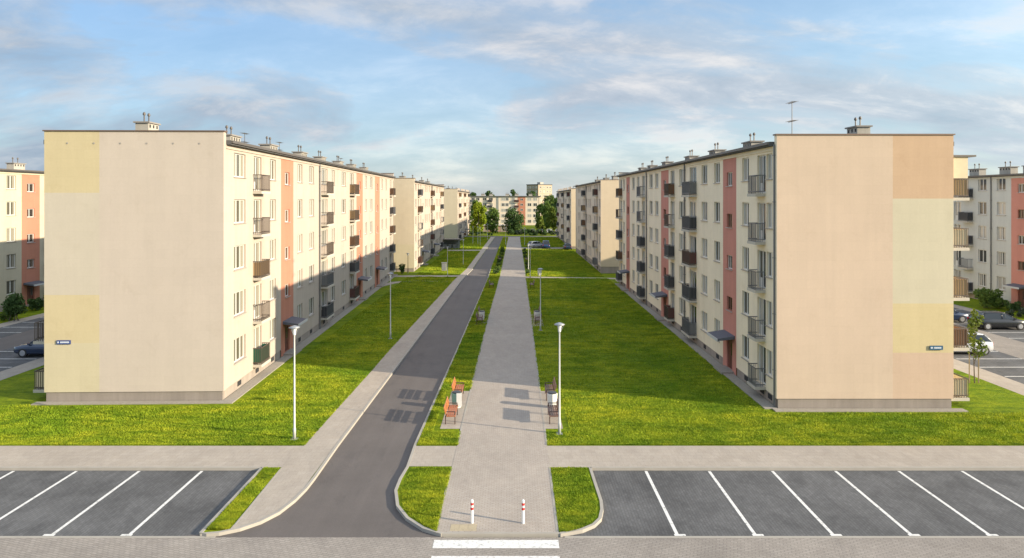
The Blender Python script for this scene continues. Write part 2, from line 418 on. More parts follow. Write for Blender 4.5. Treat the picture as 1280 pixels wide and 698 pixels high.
# paved sheets lying on the platforms
def strip(name, left, right, mat, z=ZP + .006):
    q = MB(); q.sheet(list(left) + list(right)[::-1], z, mat); return struct(name, q)
strip('promenade', PROM_L, PROM_R, M['prom'], ZP + .012)
PATH_L = [(-9.6, 28.35), (-9.42, 31.1), (-9.12, 44.4), (-9.05, 50.3), (-7.95, 94.3), (-7.25, 109), (-6.2, 199)]
q = MB()
q.sheet([(-140, 28.44), (-9.5, 28.44), (-9.38, 30.92), (-140, 30.92)], ZP + .006, M['walk']); struct('path', q)
CURV = sorted(curveL[:-1], key=lambda p: p[1])
def rx(y): return (np.interp(y, [p[1] for p in CURV], [p[0] for p in CURV]) if y < 27.4 else interp(ROAD_L, y)) - .05
def lx(y): return -9.55 if y < 28.4 else interp(PATH_L, y)
ys = [23.25, 23.7, 24.4, 25.4, 26.4, 27.4, 28.4, 31.1, 44.4, 50.3, 70, 94.3, 109, 150, 199]
q = MB()
q.face([(-9.55, 22.98, ZP + .010), (float(rx(23.25)), 23.25, ZP + .010), (-9.55, 23.25, ZP + .010)], M['walk'])
for a, b_ in zip(ys, ys[1:]):
    q.face([(float(x), y, ZP + .010) for x, y in ((lx(a), a), (rx(a), a), (rx(b_), b_), (lx(b_), b_))], M['walk'])
struct('path', q)
q = MB(); q.sheet([(1.55, 28.44), (140, 28.44), (140, 30.92), (1.55, 30.92)], ZP + .006, M['walk']); struct('path', q)
q = MB(); q.sheet([(-4.3, 28.55), (-2.45, 28.55), (-2.45, 30.9), (-4.35, 30.9)], ZP + .006, M['walk']); struct('path', q)
# crossing paths between the blocks
q = MB(); q.sheet([(-17.5, 97.6), (-7.6, 97.6), (-7.6, 99.6), (-17.5, 99.6)], ZP + .004, M['walk']); struct('path', q)
q = MB()
q.sheet([(-17.4, 88.0), (-16.2, 91.8), (-13, 93.6), (-7.7, 92.6), (-7.7, 91.6), (-13, 92.3), (-15.4, 90.3), (-16.6, 86.5)], ZP + .004, M['walk']); struct('path', q)
q = MB(); q.sheet([(1.9, 96.2), (16, 94.8), (16, 96.2), (1.9, 98)], ZP + .004, M['walk']); struct('path', q)
q = MB(); q.sheet([(-14, 146), (-5.9, 147), (-5.9, 149.5), (-14, 149.5)], ZP + .004, M['walk']); struct('path', q)
q = MB(); q.sheet([(2.2, 152), (14, 152), (14, 157), (2.2, 157)], ZP + .004, M['street']); struct('path', q)
# kerb stones
def kerb(pts, w=.115, z=ZP + .022, name='kerb'):
    q = MB(); P = [Vector((x, y, 0)) for x, y in pts]; L = []; Rr = []
    for i, p in enumerate(P):
        d = (P[min(i + 1, len(P) - 1)] - P[max(i - 1, 0)]).normalized(); nrm = Vector((-d.y, d.x, 0)) * w / 2
        L.append(p + nrm); Rr.append(p - nrm)
    for i in range(len(P) - 1):
        a, b, c, d = L[i], L[i + 1], Rr[i + 1], Rr[i]
        q.face([(a.x, a.y, z), (d.x, d.y, z), (c.x, c.y, z), (b.x, b.y, z)], M['kerb'])
        q.face([(a.x, a.y, -.01), (a.x, a.y, z), (b.x, b.y, z), (b.x, b.y, -.01)], M['kerb'])
        q.face([(d.x, d.y, z), (d.x, d.y, -.01), (c.x, c.y, -.01), (c.x, c.y, z)], M['kerb'])
    for a, d in ((L[0], Rr[0]), (L[-1], Rr[-1])):
        q.face([(a.x, a.y, -.01), (d.x, d.y, -.01), (d.x, d.y, z), (a.x, a.y, z)], M['kerb'])
    struct(name, q)
kerb([(x + .02, y) for x, y in ROAD_R[::-1][1:-2]] + curveR)
kerb([(-2.34, 22.84), (1.6, 22.84)], .09, .118)
kerb(islR)
kerb([(3.25, 28.42), (140, 28.42)], .12)
kerb([(-140, 28.42), (-10.4, 28.42)], .12)
kerb([(-10.40, 28.42), (-10.42, 22.86), (-10.2, 22.83), (-9.83, 22.9)] + curveL[::-1][2:] + ROAD_L[1:-1])
kerb([(-9.58, 28.35), (-9.5, 23.4)], .06, ZP + .016)
for L in (PROM_L, PROM_R):
    for y0, y1 in ((22.9, 28.45), (31.0, 98), (101, 150)):
        kerb([(interp(L, y0), y0), (interp(L, (y0 + y1) / 2), (y0 + y1) / 2), (interp(L, y1), y1)], .08, ZP + .018)
# painted markings
def line(x0, x1, y0, y1, z=.008, name='painted_line'):
    q = MB(); q.sheet([(x0, y0), (x1, y0), (x1, y1), (x0, y1)], z, M['line']); struct(name, q)
for k in range(0, 12):
    xl = -12.85 - 2.6 * k; line(xl - .06, xl + .06, 22.98, 28.3); line(xl - .28, xl + .10, 22.86, 22.98)
    xr = 5.55 + 2.62 * k; line(xr - .06, xr + .06, 22.98, 28.3); line(xr - .10, xr + .28, 22.86, 22.98)
line(-2.57, 1.53, 22.03, 22.56, .020, 'crossing_stripe'); line(-2.54, 1.50, 20.95, 21.55, .020, 'crossing_stripe')
q = MB(); q.sheet([(-2.1, 22.98), (-1.2, 22.98), (-1.2, 23.45), (-2.1, 23.45)], ZP + .016, M['tactile']); struct('tactile_paving', q)
# bench pads
for x0, x1, y0, y1 in ((-3.5, -2.44, 33.2, 39.7), (1.62, 2.48, 33.2, 39.7), (-3.4, -2.3, 60, 66), (1.75, 2.8, 60, 66)):
    q = MB(); q.sheet([(x0, y0), (x1, y0), (x1, y1), (x0, y1)], ZP + .008, M['walk']); struct('paved_pad', q)
# outer car parks (left and right of the blocks)
def zsheet(name, x0, x1, y0, y1, z, mat):
    q = MB(); q.sheet([(x0, y0), (x1, y0), (x1, y1), (x0, y1)], z, mat); struct(name, q)
zsheet('path', -33.1, -31.5, 31, 130, ZP + .004, M['walk'])
zsheet('parking_bay', -44.4, -33.1, 31, 130, ZP + .004, M['bays'])
zsheet('road', -41, -37.6, 31, 130, ZP + .010, M['road'])
zsheet('path', -45.8, -44.4, 31, 130, ZP + .006, M['walk'])
zsheet('path', 29.1, 30.9, 31, 130, ZP + .004, M['walk'])
zsheet('parking_bay', 30.9, 45.4, 31, 130, ZP + .004, M['bays'])
zsheet('road', 35.6, 39.8, 31, 130, ZP + .010, M['street'])
zsheet('path', 45.4, 46.8, 31, 130, ZP + .006, M['walk'])
for k in range(16):
    y = 40.6 + 2.35 * k
    line(-37.6, -33.2, y - .06, y + .06, ZP + .014); line(-44.3, -41.0, y - .06, y + .06, ZP + .014)
    line(31.0, 35.6, y - .06, y + .06, ZP + .014); line(39.8, 45.3, y - .06, y + .06, ZP + .014)

# ------------------------------------------------------------------ apartment blocks
_wcache = {}
def window_meshes(kind, w, h, pane, fr):
    key = (kind, round(w, 2), round(h, 2), pane.name, fr.name)
    if key in _wcache: return _wcache[key]
    a = MB(); t = .065 if kind != 'far' else .09
    y0, y1 = .11, .17
    a.box(0, t, y0, y1, 0, h, fr); a.box(w - t, w, y0, y1, 0, h, fr)
    a.box(t, w - t, y0, y1, h - t, h, fr); a.box(t, w - t, y0, y1, 0, t, fr)
    if kind == 'triple':
        for c in (w / 3, 2 * w / 3): a.box(c - .05, c + .05, y0, y1, t, h - t, fr)
    elif kind in ('double', 'far'): a.box(w / 2 - .055, w / 2 + .055, y0, y1, t, h - t, fr)
    elif kind == 'door':
        a.box(w * .45 - .055, w * .45 + .055, y0, y1, t, h - t, fr); a.box(t, w * .45 - .055, y0 + .01, y1, t, .55, fr)
    elif kind == 'stair': a.box(w * .4 - .04, w * .4 + .04, y0, y1, t, h - t, fr)
    p = MB(); p.face([(t * .5, .145, t * .5), (w - t * .5, .145, t * .5), (w - t * .5, .145, h - t * .5), (t * .5, .145, h - t * .5)], pane)
    s = MB(); s.box(-.06, w + .06, -.07, .13, -.05, -.005, M['sill'])
    _wcache[key] = (a.mesh('window'), p.mesh('pane'), s.mesh('sill'))
    return _wcache[key]
_bcache = {}
def balcony_meshes(w, p, style):
    key = (round(w, 2), round(p, 2), style)
    if key in _bcache: return _bcache[key]
    s = MB(); s.box(0, w, -p, -.002, -.16, 0, M['slab'])
    rm = M['rail_g'] if style in ('open_grey', 'grey', 'dark') else M['rail']
    r = MB()
    for z in (.10, 1.0):
        r.box(.03, w - .03, -p + .03, -p + .07, z, z + .045, rm)
        r.box(.03, .07, -p + .07, -.002, z, z + .045, rm); r.box(w - .07, w - .03, -p + .07, -.002, z, z + .045, rm)
    n = max(6, int(w / .13))
    for i in range(n + 1):
        x = .035 + (w - .09) * i / n; r.box(x, x + .022, -p + .04, -p + .062, 0, 1.0, rm)
    m = max(3, int(p / .14))
    for i in range(m):
        y = -p + .12 + (p - .16) * i / m
        r.box(.04, .062, y, y + .022, 0, 1.0, rm); r.box(w - .062, w - .04, y, y + .022, 0, 1.0, rm)
    pm = {'brown': 'bp_brown', 'dark': 'bp_dark', 'green': 'bp_green', 'tan': 'bp_tan', 'grey': 'bp_grey', 'wine': 'bp_wine', 'cream': 'bp_cream'}.get(style)
    pan = None
    if pm:
        k = MB(); k.box(.075, w - .075, -p + .075, -p + .095, .13, .97, M[pm])
        k.box(.075, .095, -p + .097, -.01, .13, .97, M[pm]); k.box(w - .095, w - .075, -p + .097, -.01, .13, .97, M[pm])
        pan = k.mesh('panel')
    _bcache[key] = (s.mesh('balcony'), r.mesh('railing'), pan)
    return _bcache[key]
def chimney_mesh(w, d, h, tall=False):
    c = MB(); c.box(-w / 2, w / 2, -d / 2, d / 2, 0, h, M['chim'])
    n = max(2, int(w / .38))
    for i in range(n):
        x = -w / 2 + (i + .5) * w / n
        c.box(x - .09, x + .09, -d / 2 - .004, -d / 2 + .02, h - .28, h - .08, M['dark'])
    k = MB(); k.box(-w / 2 - .1, w / 2 + .1, -d / 2 - .1, d / 2 + .1, h + .002, h + .09, M['chimcap'])
    vs_ = []
    for x in (-w * .28, w * .16):
        v = MB(); vs_.append(v)
        v.tube((x, 0, h + .08), (x, 0, h + .52), .04, .04, M['gutter'], 8)
        v.lathe([(.04, .50), (.085, .53), (.09, .60), (.06, .68), (.015, .71)], M['gutter'], 10, (x, 0, h))
    return c, k, vs_
_ccache = {}
def add_chimney(b, x, y, z, w=1.9, d=.8, h=.68, vents=True):
    key = (w, d, h)
    if key not in _ccache:
        c, k, v = chimney_mesh(w, d, h); _ccache[key] = (c.mesh('chimney'), k.mesh('cap'), [a.mesh('flue') for a in v])
    c, k, v = _ccache[key]
    o = link('chimney', c, b, (x, y, z)); link('cap', k, o)
    for a in v: link('flue', a, o)
def antenna(b, x, y, z, h):
    a = MB(); a.tube((0, 0, 0), (0, 0, h), .025, .02, M['gutter'], 6)
    for i, zz in enumerate((h * .55, h * .97)):
        a.box(-.5, .5, -.012, .012, zz, zz + .025, M['gutter'])
        for k in range(6): a.box(-.45 + k * .18, -.435 + k * .18, -.2, .2, zz + .03, zz + .045, M['gutter'])
    a.build('antenna', b, (x, y, z))

def block(label, loc, rz, s, L, D, wallm, pinkm, cols, pinks, balcs, pipes, pane, z0=.8, fl=2.7, n=5, zt=14.3, zpar=15.0,
          plh=.55, gable=None, gplinth=None, fr=None, chims=(), ents=True, far=False, stairw=1.1, plm=None, gside=None):
    """local x = s*u along the facade, facade at y=0 looking to -y, depth to +y"""
    fr = fr or M['frame']; plm = plm or M['plinth']; gplinth = gplinth or M['plinth_g']
    b = thing('apartment_block', label, 'building', loc, rz, 'apartment blocks of the estate')
    X = lambda u: s * u
    # openings per column: list of (u0,u1,kind,[(za,zb),...])
    ops = []
    for u0, u1, kind in cols:
        rows = []
        for k in range(n):
            f = z0 + fl * k
            rows.append((f + .12, f + 2.25) if kind == 'door' else (f + .86, f + 2.25))
        ops.append((u0, u1, kind, rows))
    for p0, p1 in pinks:
        c = (p0 + p1) / 2; w = stairw / 2
        rows = [(z0 + fl * k + 1.35, z0 + fl * k + 2.25) for k in range(1 if ents else 0, n)] if not far else [(z0 + fl * k + .9, z0 + fl * k + 1.9) for k in range(1, n)]
        rows = [(a - .75, bb - .75) for a, bb in rows]
        if ents: rows = [(.14, 2.12)] + rows
        ops.append((c - w, c + w, 'stair', rows))
    ops.sort()
    cuts = [0.0, L] + [o[0] for o in ops] + [o[1] for o in ops] + [v for p in pinks for v in p]
    cuts = sorted(set(round(c, 3) for c in cuts))
    wall = MB(); pk = {p: MB() for p in pinks}; rev = .17
    def quad(t, u0, u1, za, zb, m): 
        pts = [(X(u0), 0, za), (X(u1), 0, za), (X(u1), 0, zb), (X(u0), 0, zb)]
        t.face(pts if s > 0 else pts[::-1], m)
    for u0, u1 in zip(cuts, cuts[1:]):
        mid = (u0 + u1) / 2
        ispink = any(p0 <= mid <= p1 for p0, p1 in pinks)
        t, m = (pk[next(p for p in pinks if p[0] <= mid <= p[1])], pinkm) if ispink else (wall, wallm)
        op = next((o for o in ops if o[0] - .002 <= mid <= o[1] + .002), None)
        zb = plh if not (ispink and ents) else .0
        if not op: quad(t, u0, u1, zb, zt, m); continue
        z = zb
        for za, zc in op[3]:
            quad(t, u0, u1, z, za, m); z = zc
            for pts in ([(u0, za), (u0, zc)], [(u1, zc), (u1, za)], [(u0, zc), (u1, zc)], [(u1, za), (u0, za)]):
                (ua, a), (ub, bb) = pts
                t.face([(X(ua), 0, a), (X(ub), 0, bb), (X(ub), rev, bb), (X(ua), rev, a)], m)
        quad(t, u0, u1, z, zt, m)
    # back wall and far end
    wall.face([(X(0), D, .1), (X(L), D, .1), (X(L), D, zt), (X(0), D, zt)], wallm)
    wall.face([(X(L), 0, plh), (X(L), D, plh), (X(L), D, zt), (X(L), 0, zt)], wallm)
    wall.face([(X(L), 0, 0), (X(L), D, 0), (X(L), D, plh), (X(L), 0, plh)], plm)
    wall.build('wall', b)
    for v_ in pk.values(): v_.build('stair_wall', b)
    # plinth along the facade between entrances
    q = MB(); e = [0.0]
    for p0, p1 in (sorted(pinks) if ents else []): e += [p0, p1]
    e.append(L)
    for a, c in zip(e[0::2], e[1::2]): q.box(X(a), X(c), .045, .3, -.02, plh + .002, plm)
    q.build('plinth', b)
    if not far:
        for u0, u1, kind, rows in ops:
            if kind != 'stair':
                c = (u0 + u1) / 2; w = MB(); w.box(X(c) - .28, X(c) + .28, .02, .05, .18, .46, M['dark']); w.build('basement_window', b)
    # gable slab with colour panels at the near end, parapet and coping
    def gwall(x, out, panels, gm):
        panels = [(max(-.05, a), min(D + .05, b_), max(plh, c), min(zpar, d_), m_) for a, b_, c, d_, m_ in panels]
        t = .12; xo = x + out * t
        g = MB(); zs = sorted({plh, zpar} | {z for p in panels for z in (p[2], p[3])}); ys = sorted({-.05, D + .05} | {y for p in panels for y in (p[0], p[1])})
        for ya, yb in zip(ys, ys[1:]):
            for za, zb in zip(zs, zs[1:]):
                yc, zc = (ya + yb) / 2, (za + zb) / 2
                m = next((p[4] for p in panels if p[0] < yc < p[1] and p[2] < zc < p[3]), gm)
                pts = [(xo, ya, za), (xo, yb, za), (xo, yb, zb), (xo, ya, zb)]
                g.face(pts if out > 0 else pts[::-1], m)
        xi = x - out * .22
        for yy in (-.05, D + .05): g.face([(xi, yy, plh), (xo, yy, plh), (xo, yy, zpar), (xi, yy, zpar)], wallm)
        g.face([(xi, -.05, plh), (xo, -.05, plh), (xo, D + .05, plh), (xi, D + .05, plh)], wallm)
        g.face([(xi, -.05, zt - .4), (xi, D + .05, zt - .4), (xi, D + .05, zpar), (xi, -.05, zpar)], wallm)
        g.face([(xi, -.05, zpar), (xi, D + .05, zpar), (xo, D + .05, zpar), (xo, -.05, zpar)], wallm)
        g.build('gable_wall', b)
        c = MB(); c.box(min(xi, xo) - .05, max(xi, xo) + .05, -.12, D + .12, zpar + .002, zpar + .07, M['coping']); c.build('coping', b)
        c = MB(); c.box(x - out * .2, x + out * .07, .03, D - .03, -.02, plh - .004, gplinth); c.build('gable_plinth', b)
    gwall(0, -s, gable[1], gable[0])
    gwall(X(L), s, [], gable[0])
    # roof with eaves and gutter
    q = MB(); q.box(X(.24), X(L - .24), -.32, D + .32, zt + .02, zt + .26, M['roof']); rf = q.build('roof', b)
    q = MB(); q.box(X(.24), X(L - .24), -.44, -.325, zt + .10, zt + .25, M['gutter']); q.build('gutter', rf)
    q = MB(); q.box(X(.24), X(L - .24), -.06, -.003, zt - .2, zt + .015, wallm); q.build('cornice', b)
    # windows
    for u0, u1, kind, rows in ops:
        w = u1 - u0; xs = min(X(u0), X(u1))
        for j, (za, zb) in enumerate(rows):
            if kind == 'stair' and ents and j == 0:
                d = MB(); d.box(.02, w - .02, .10, .15, 0, zb - za, M['door']); d.box(w * .5 - .01, w * .5 + .01, .085, .10, .05, zb - za - .3, M['dark'])
                do = d.build('entrance_door', b, (xs, 0, za))
                d = MB(); d.box(w * .58, w * .88, .09, .098, .9, zb - za - .3, M['pane_s']); d.build('door_pane', do)
                c = MB(); cw = 2.2
                i0 = w / 2 - cw / 2
                c.loft([[(i0, -1.1, .02), (i0 + cw, -1.1, .02), (i0 + cw, -1.1, .16), (i0, -1.1, .16)],
                        [(i0, -.01, .14), (i0 + cw, -.01, .14), (i0 + cw, -.01, .34), (i0, -.01, .34)]], M['canopy'])
                c.box(i0 - .03, i0 + cw + .03, -1.15, -1.105, .0, .17, M['canopy_e'])
                c.build('canopy', b, (xs, 0, zb + .02))
                if not far:
                    st = MB(); st.box(-.35, w + .35, -.8, .04, -.02, .15, M['apron']); st.build('doorstep', b, (xs, 0, 0))
                continue
            f, p, sl = window_meshes('far' if far else kind, w, zb - za, M['pane_s'] if kind == 'stair' else pane, M['frame_b'] if (kind == 'stair' and s < 0 and j % 2) else fr)
            o = link('window', f, b, (xs, 0, za)); link('pane', p, o)
            if kind != 'door': link('sill', sl, o)
    for u0, u1, styles, p in balcs:
        for k, stl in enumerate(styles):
            if stl is None: continue
            sm, rm, pm = balcony_meshes(u1 - u0, p, stl)
            o = link('balcony', sm, b, (min(X(u0), X(u1)), 0, z0 + fl * k + .06)); link('railing', rm, o)
            if pm: link('panel', pm, o)
    for u in pipes:
        q = MB(); q.tube((X(u), -.09, .05), (X(u), -.09, zt + .1), .06, .06, M['pipe'], 8)
        for z in (2, 5, 8, 11, 13.5): q.box(X(u) - .08, X(u) + .08, -.16, -.005, z, z + .05, M['pipe'])
        q.build('drainpipe', b)
    for u, y in chims: add_chimney(b, X(u), y, zt + .26, *( (1.7, .8, .86) if not far else (1.9, .8, .6)))
    return b

# near west block
cols = [(1.5, 3.35, 'triple'), (4.75, 6.15, 'door'), (7.8, 9.05, 'double'), (14.2, 15.5, 'double'), (17.4, 18.9, 'double'),
        (21.3, 23.5, 'triple'), (24.9, 26.3, 'double'), (29.2, 31.0, 'double'), (33.0, 34.9, 'door'), (41.0, 42.4, 'double'),
        (44.3, 45.9, 'double'), (52.3, 53.8, 'double'), (55.8, 57.2, 'double'), (59.8, 61.2, 'door')]
pinks = [(10.15, 13.1), (36.3, 39.8), (47.6, 51.2)]
balcs = [(4.55, 6.3, ['green', 'open', 'tan', 'open', 'open'], .55), (21.2, 23.7, ['dark', 'grey', 'open', 'open', 'open'], .55),
         (32.8, 35.1, ['wine', 'dark', 'brown', 'tan', 'tan'], .6), (59.6, 61.6, ['dark', 'dark', 'brown', 'dark', 'brown'], .6)]
gp = [(6.72, 12, 11.52, 20, M['g_yel']), (6.72, 12, 5.9, 11.52, M['g_green']), (6.72, 12, 3.25, 5.9, M['g_yel']), (6.72, 12, 0, 3.25, M['g_yel2'])]
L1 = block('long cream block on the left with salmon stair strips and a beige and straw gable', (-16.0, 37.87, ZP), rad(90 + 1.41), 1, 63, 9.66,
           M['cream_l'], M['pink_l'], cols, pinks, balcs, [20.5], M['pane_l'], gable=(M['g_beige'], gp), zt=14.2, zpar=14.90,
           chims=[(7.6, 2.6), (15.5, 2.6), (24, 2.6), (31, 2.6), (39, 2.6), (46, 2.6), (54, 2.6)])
add_chimney(L1, 5.4, 6.9, 14.46, 1.3, .8, 1.45)
for u in (12, 20, 43): antenna(L1, u, 3.2, 14.46, 1.5)
for i in range(6):
    v = MB(); v.tube((0, 0, 0), (-.015, 0, 0), .05, .05, M['sill'], 8)
    v.build('vent_hole', L1, (-.125, 1.25 + 1.44 * i, 14.25))
for k in range(2):
    sm, rm, pm = balcony_meshes(2.6, 1.0, ['cream', 'open'][k])
    o = link('balcony', sm, L1, (3.0, 9.66, .55 + 2.7 * k), rad(180)); link('railing', rm, o)
    if pm: link('panel', pm, o)
ap = MB(); ap.box(-.62, -.14, -.7, 10.1, -.02, .05, M['apron']); ap.box(-.14, 63, -.7, -.02, -.02, .045, M['apron']); tag(ap.build('gravel_strip', None, (-16.0, 37.87, ZP), rad(91.41)), kind='structure')

# near east block
cols = [(.75, 1.55, 'stair_'), (1.6, 2.9, 'door'), (4.3, 5.5, 'double'), (10.0, 11.3, 'double'), (13.0, 14.5, 'double'), (15.9, 17.9, 'door'),
        (19.9, 21.3, 'double'), (23.0, 24.4, 'door'), (29.5, 31.0, 'double'), (32.2, 33.8, 'double'), (36.2, 37.8, 'door'), (39.3, 40.7, 'double'),
        (42.3, 43.8, 'double'), (49.2, 50.4, 'double'), (51.2, 52.7, 'door')]
cols[0] = (.65, 1.5, 'double')
pinks = [(6.6, 9.3), (25.2, 28.3), (45.5, 48.0)]
balcs = [(1.65, 2.95, ['open_grey'] * 2 + ['open_grey', 'open_grey', 'open_grey'], .58), (15.8, 18.2, ['grey', 'dark', 'wine', 'dark', 'grey'], .6),
         (22.9, 24.5, ['wine', 'dark', 'dark', 'open', 'brown'], .6), (36, 38, ['dark', 'dark', 'dark', 'open_grey', 'open_grey'], .6), (51.0, 52.9, ['dark', 'brown', 'dark', 'open', 'brown'], .6)]
gp = [(6.12, 12, 11.20, 20, M['g_tan']), (6.12, 12, 5.62, 11.20, M['g_lime']), (6.12, 12, 3.0, 5.62, M['g_gold']), (6.12, 12, 0, 3.0, M['g_ptan'])]
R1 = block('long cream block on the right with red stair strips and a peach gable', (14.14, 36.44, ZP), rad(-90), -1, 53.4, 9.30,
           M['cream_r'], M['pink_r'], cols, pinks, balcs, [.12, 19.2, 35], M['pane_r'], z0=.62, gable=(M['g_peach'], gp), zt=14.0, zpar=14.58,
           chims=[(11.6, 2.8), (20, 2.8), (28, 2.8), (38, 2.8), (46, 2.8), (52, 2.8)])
add_chimney(R1, -6.2, 7.5, 14.26, 1.3, .8, 1.35)
antenna(R1, -3.4, 2.2, 14.26, 2.6)
for k, stl in enumerate(['cream', 'brown', 'tan', 'cream', 'tan']):
    sm, rm, pm = balcony_meshes(2.8, 1.22, stl)
    o = link('balcony', sm, R1, (-.35, 9.30, .45 + 2.7 * k), rad(180)); link('railing', rm, o)
    if pm: link('panel', pm, o)
q = MB(); q.box(-3.4, -.3, 9.31, 10.85, 13.45, 13.55, M['gutter']); q.box(-.45, -.38, 9.31, 10.45, 12.3, 13.44, M['bp_cream']); q.build('balcony_roof', R1)
ap = MB(); ap.box(.14, .62, -.3, 9.8, -.02, .05, M['apron']); ap.box(-53.4, .14, -.7, -.02, -.02, .045, M['apron']); tag(ap.build('gravel_strip', None, (14.14, 36.44, ZP), rad(-90)), kind='structure')

# blocks farther down the avenue
def generic(L, start=1.2, sec=18.0):
    cols, pinks, balcs, u = [], [], [], start
    sty = ['brown', 'dark', 'open', 'tan', 'grey', 'wine', 'open_grey', 'dark']
    while u + 8 < L:
        cols += [(u, u + 1.6, 'double'), (u + 3.2, u + 4.7, 'door'), (u + 6.2, u + 7.4, 'double')]
        balcs.append((u + 3.0, u + 5.0, [RNG.choice(sty) for _ in range(5)], .65))
        if u + 11.2 < L: pinks.append((u + 8.6, u + 11.0))
        if u + 13.6 < L: cols.append((u + 12.2, u + 13.5, 'double'))
        if u + 16.2 < L: cols.append((u + 14.6, u + 16.1, 'double'))
        u += sec
    return cols, pinks, balcs
c, p, bl = generic(48)
block('cream block behind the long left one, with a sand gable and plain cream front', (-15.0, 104.5, ZP), rad(90.3), 1, 48, 9.6, M['cream_far'], M['cream_far'], c, p, bl, [24],
      M['pane_s'], gable=(M['g_far'], [(0, 12, 0, 4.2, M['g_yel2'])]), zt=13.7, zpar=14.3, chims=[(8, 3), (20, 3), (33, 3), (43, 3)])
c, p, bl = generic(48)
block('farthest cream block of the left row, behind the waste shelter', (-13.6, 170, ZP), rad(90), 1, 48, 9.6, M['cream_far'], M['cream_far'], c, p, bl, [],
      M['pane_s'], gable=(M['g_far'], []), zt=13.0, zpar=13.6, chims=[(8, 3), (20, 3), (33, 3)], far=True)
c, p, bl = generic(40, .8)
block('tan block behind the long right one, with a sunny peach gable', (13.35, 102.4, ZP), rad(-90), -1, 40, 9.4, M['cream_r2'], M['pink_r'], c, [], bl, [20],
      M['pane_r'], gable=(M['g_farp'], []), gplinth=M['plinth'], plh=1.0, zt=13.6, zpar=14.0, chims=[(6, 3), (16, 3), (28, 3)], ents=False)
c, p, bl = generic(46, .8)
block('farthest tan block of the right row, narrow gable in the sun', (13.2, 152, ZP), rad(-90), -1, 46, 9.4, M['cream_r2'], M['pink_r'], c, [], bl, [22],
      M['pane_r'], gable=(M['g_farp'], []), zt=13.0, zpar=13.4, chims=[(6, 3), (16, 3), (28, 3), (38, 3)], far=True, ents=False)
# outer blocks at the picture's edges
cols = [(1.2, 2.6, 'double'), (4.5, 5.9, 'double'), (8.2, 9.5, 'double'), (14.2, 15.5, 'double'), (16.6, 18.4, 'door'), (20, 21.4, 'double'), (25, 26.4, 'double'), (30, 31.4, 'double'), (36, 37.4, 'double')]
LL = block('pale block at the far left edge with salmon strip, beyond the car park', (-50.5, 60, ZP), rad(90), 1, 60, 10, M['white_ll'], M['pink_l'], cols, [(10.3, 13.0)],
           [(13.7, 16.0, ['dark', 'grey', 'open', 'brown', 'dark'], .7)], [], M['pane_l'], z0=.7, fl=2.65, gable=(M['g_beige'], []), zt=13.9, zpar=14.4,
           chims=[(9.2, 4), (15, 4), (24, 4), (34, 4)])
cols = [(2.0, 3.2, 'double'), (8.5, 9.7, 'double') , (12.2, 13.5, 'double'), (16.4, 17.6, 'door'), (20.5, 21.8, 'double'), (25, 26.4, 'double'), (30, 31.4, 'double'), (36, 37.4, 'double')]
cols[1] = (9.3, 10.6, 'double')
RR = block('grey block at the far right edge with red strip, beyond the car park', (51.7, 62.2, ZP), rad(-90), -1, 60, 10, M['grey_rr'], M['pink_r'], cols, [(5.6, 8.5)],
           [(14.3, 16.0, ['dark', 'open_grey', 'dark', 'dark', 'dark'], .7)], [11.4], M['pane_r'], z0=.7, fl=2.63, gable=(M['g_beige'], []), zt=13.5, zpar=13.9,
           chims=[(4.5, 3), (9.5, 3), (13, 3), (18, 3), (27, 3)])
# the block closing the view: facade looks at the camera
b = thing('apartment_block', 'pale five storey block closing the avenue, with one salmon strip', 'building', (-22, 290, 0), 0, 'apartment blocks of the estate')
W_ = 34.0; hh = 12.1; wl = MB(); wl.box(0, W_, 0, 10, 0, hh, M['cream_end']); wl.build('wall', b)
q = MB(); q.box(24.4, 27.7, -.03, -.003, 0, hh - .1, M['pink_l']); q.build('stair_wall', b)
q = MB(); q.box(15.3, 16.3, -.05, -.003, 0, hh - .1, M['cab']); q.build('drain_strip', b)
q = MB(); q.box(33.3, 34.1, -.05, 10, 0, hh - .1, M['cream_r2']); q.build('end_wall', b)
q = MB(); q.box(-.3, W_ + .4, -.5, 10.4, hh + .01, hh + .35, M['roof']); rf = q.build('roof', b)
fm, pm_, _ = window_meshes('far', 1.7, 1.35, M['pane_r'], M['frame'])
for k in range(5):
    for u in (1.2, 4.6, 6.6, 9.6, 12.2, 17.4, 19.0, 21.6, 28.6, 31.0):
        o = link('window', fm, b, (u, -.16, 1.0 + 2.35 * k)); link('pane', pm_, o)
    f2, p2, _ = window_meshes('stair', 1.1, .9, M['pane_s'], M['frame'])
    o = link('window', f2, b, (25.6, -.195, 1.7 + 2.2 * k)); link('pane', p2, o)
    for u, stl in ((3.9, 'grey'), (11.6, 'dark'), (22.9, 'wine')):
        sm, rm, pmm = balcony_meshes(2.0, .8, stl); o = link('balcony', sm, b, (u, 0, .35 + 2.35 * k)); link('railing', rm, o); link('panel', pmm, o)
for u in (3, 9.5, 13, 20, 24, 30): add_chimney(b, u, 5, hh + .3, 1.6, .8, .9)
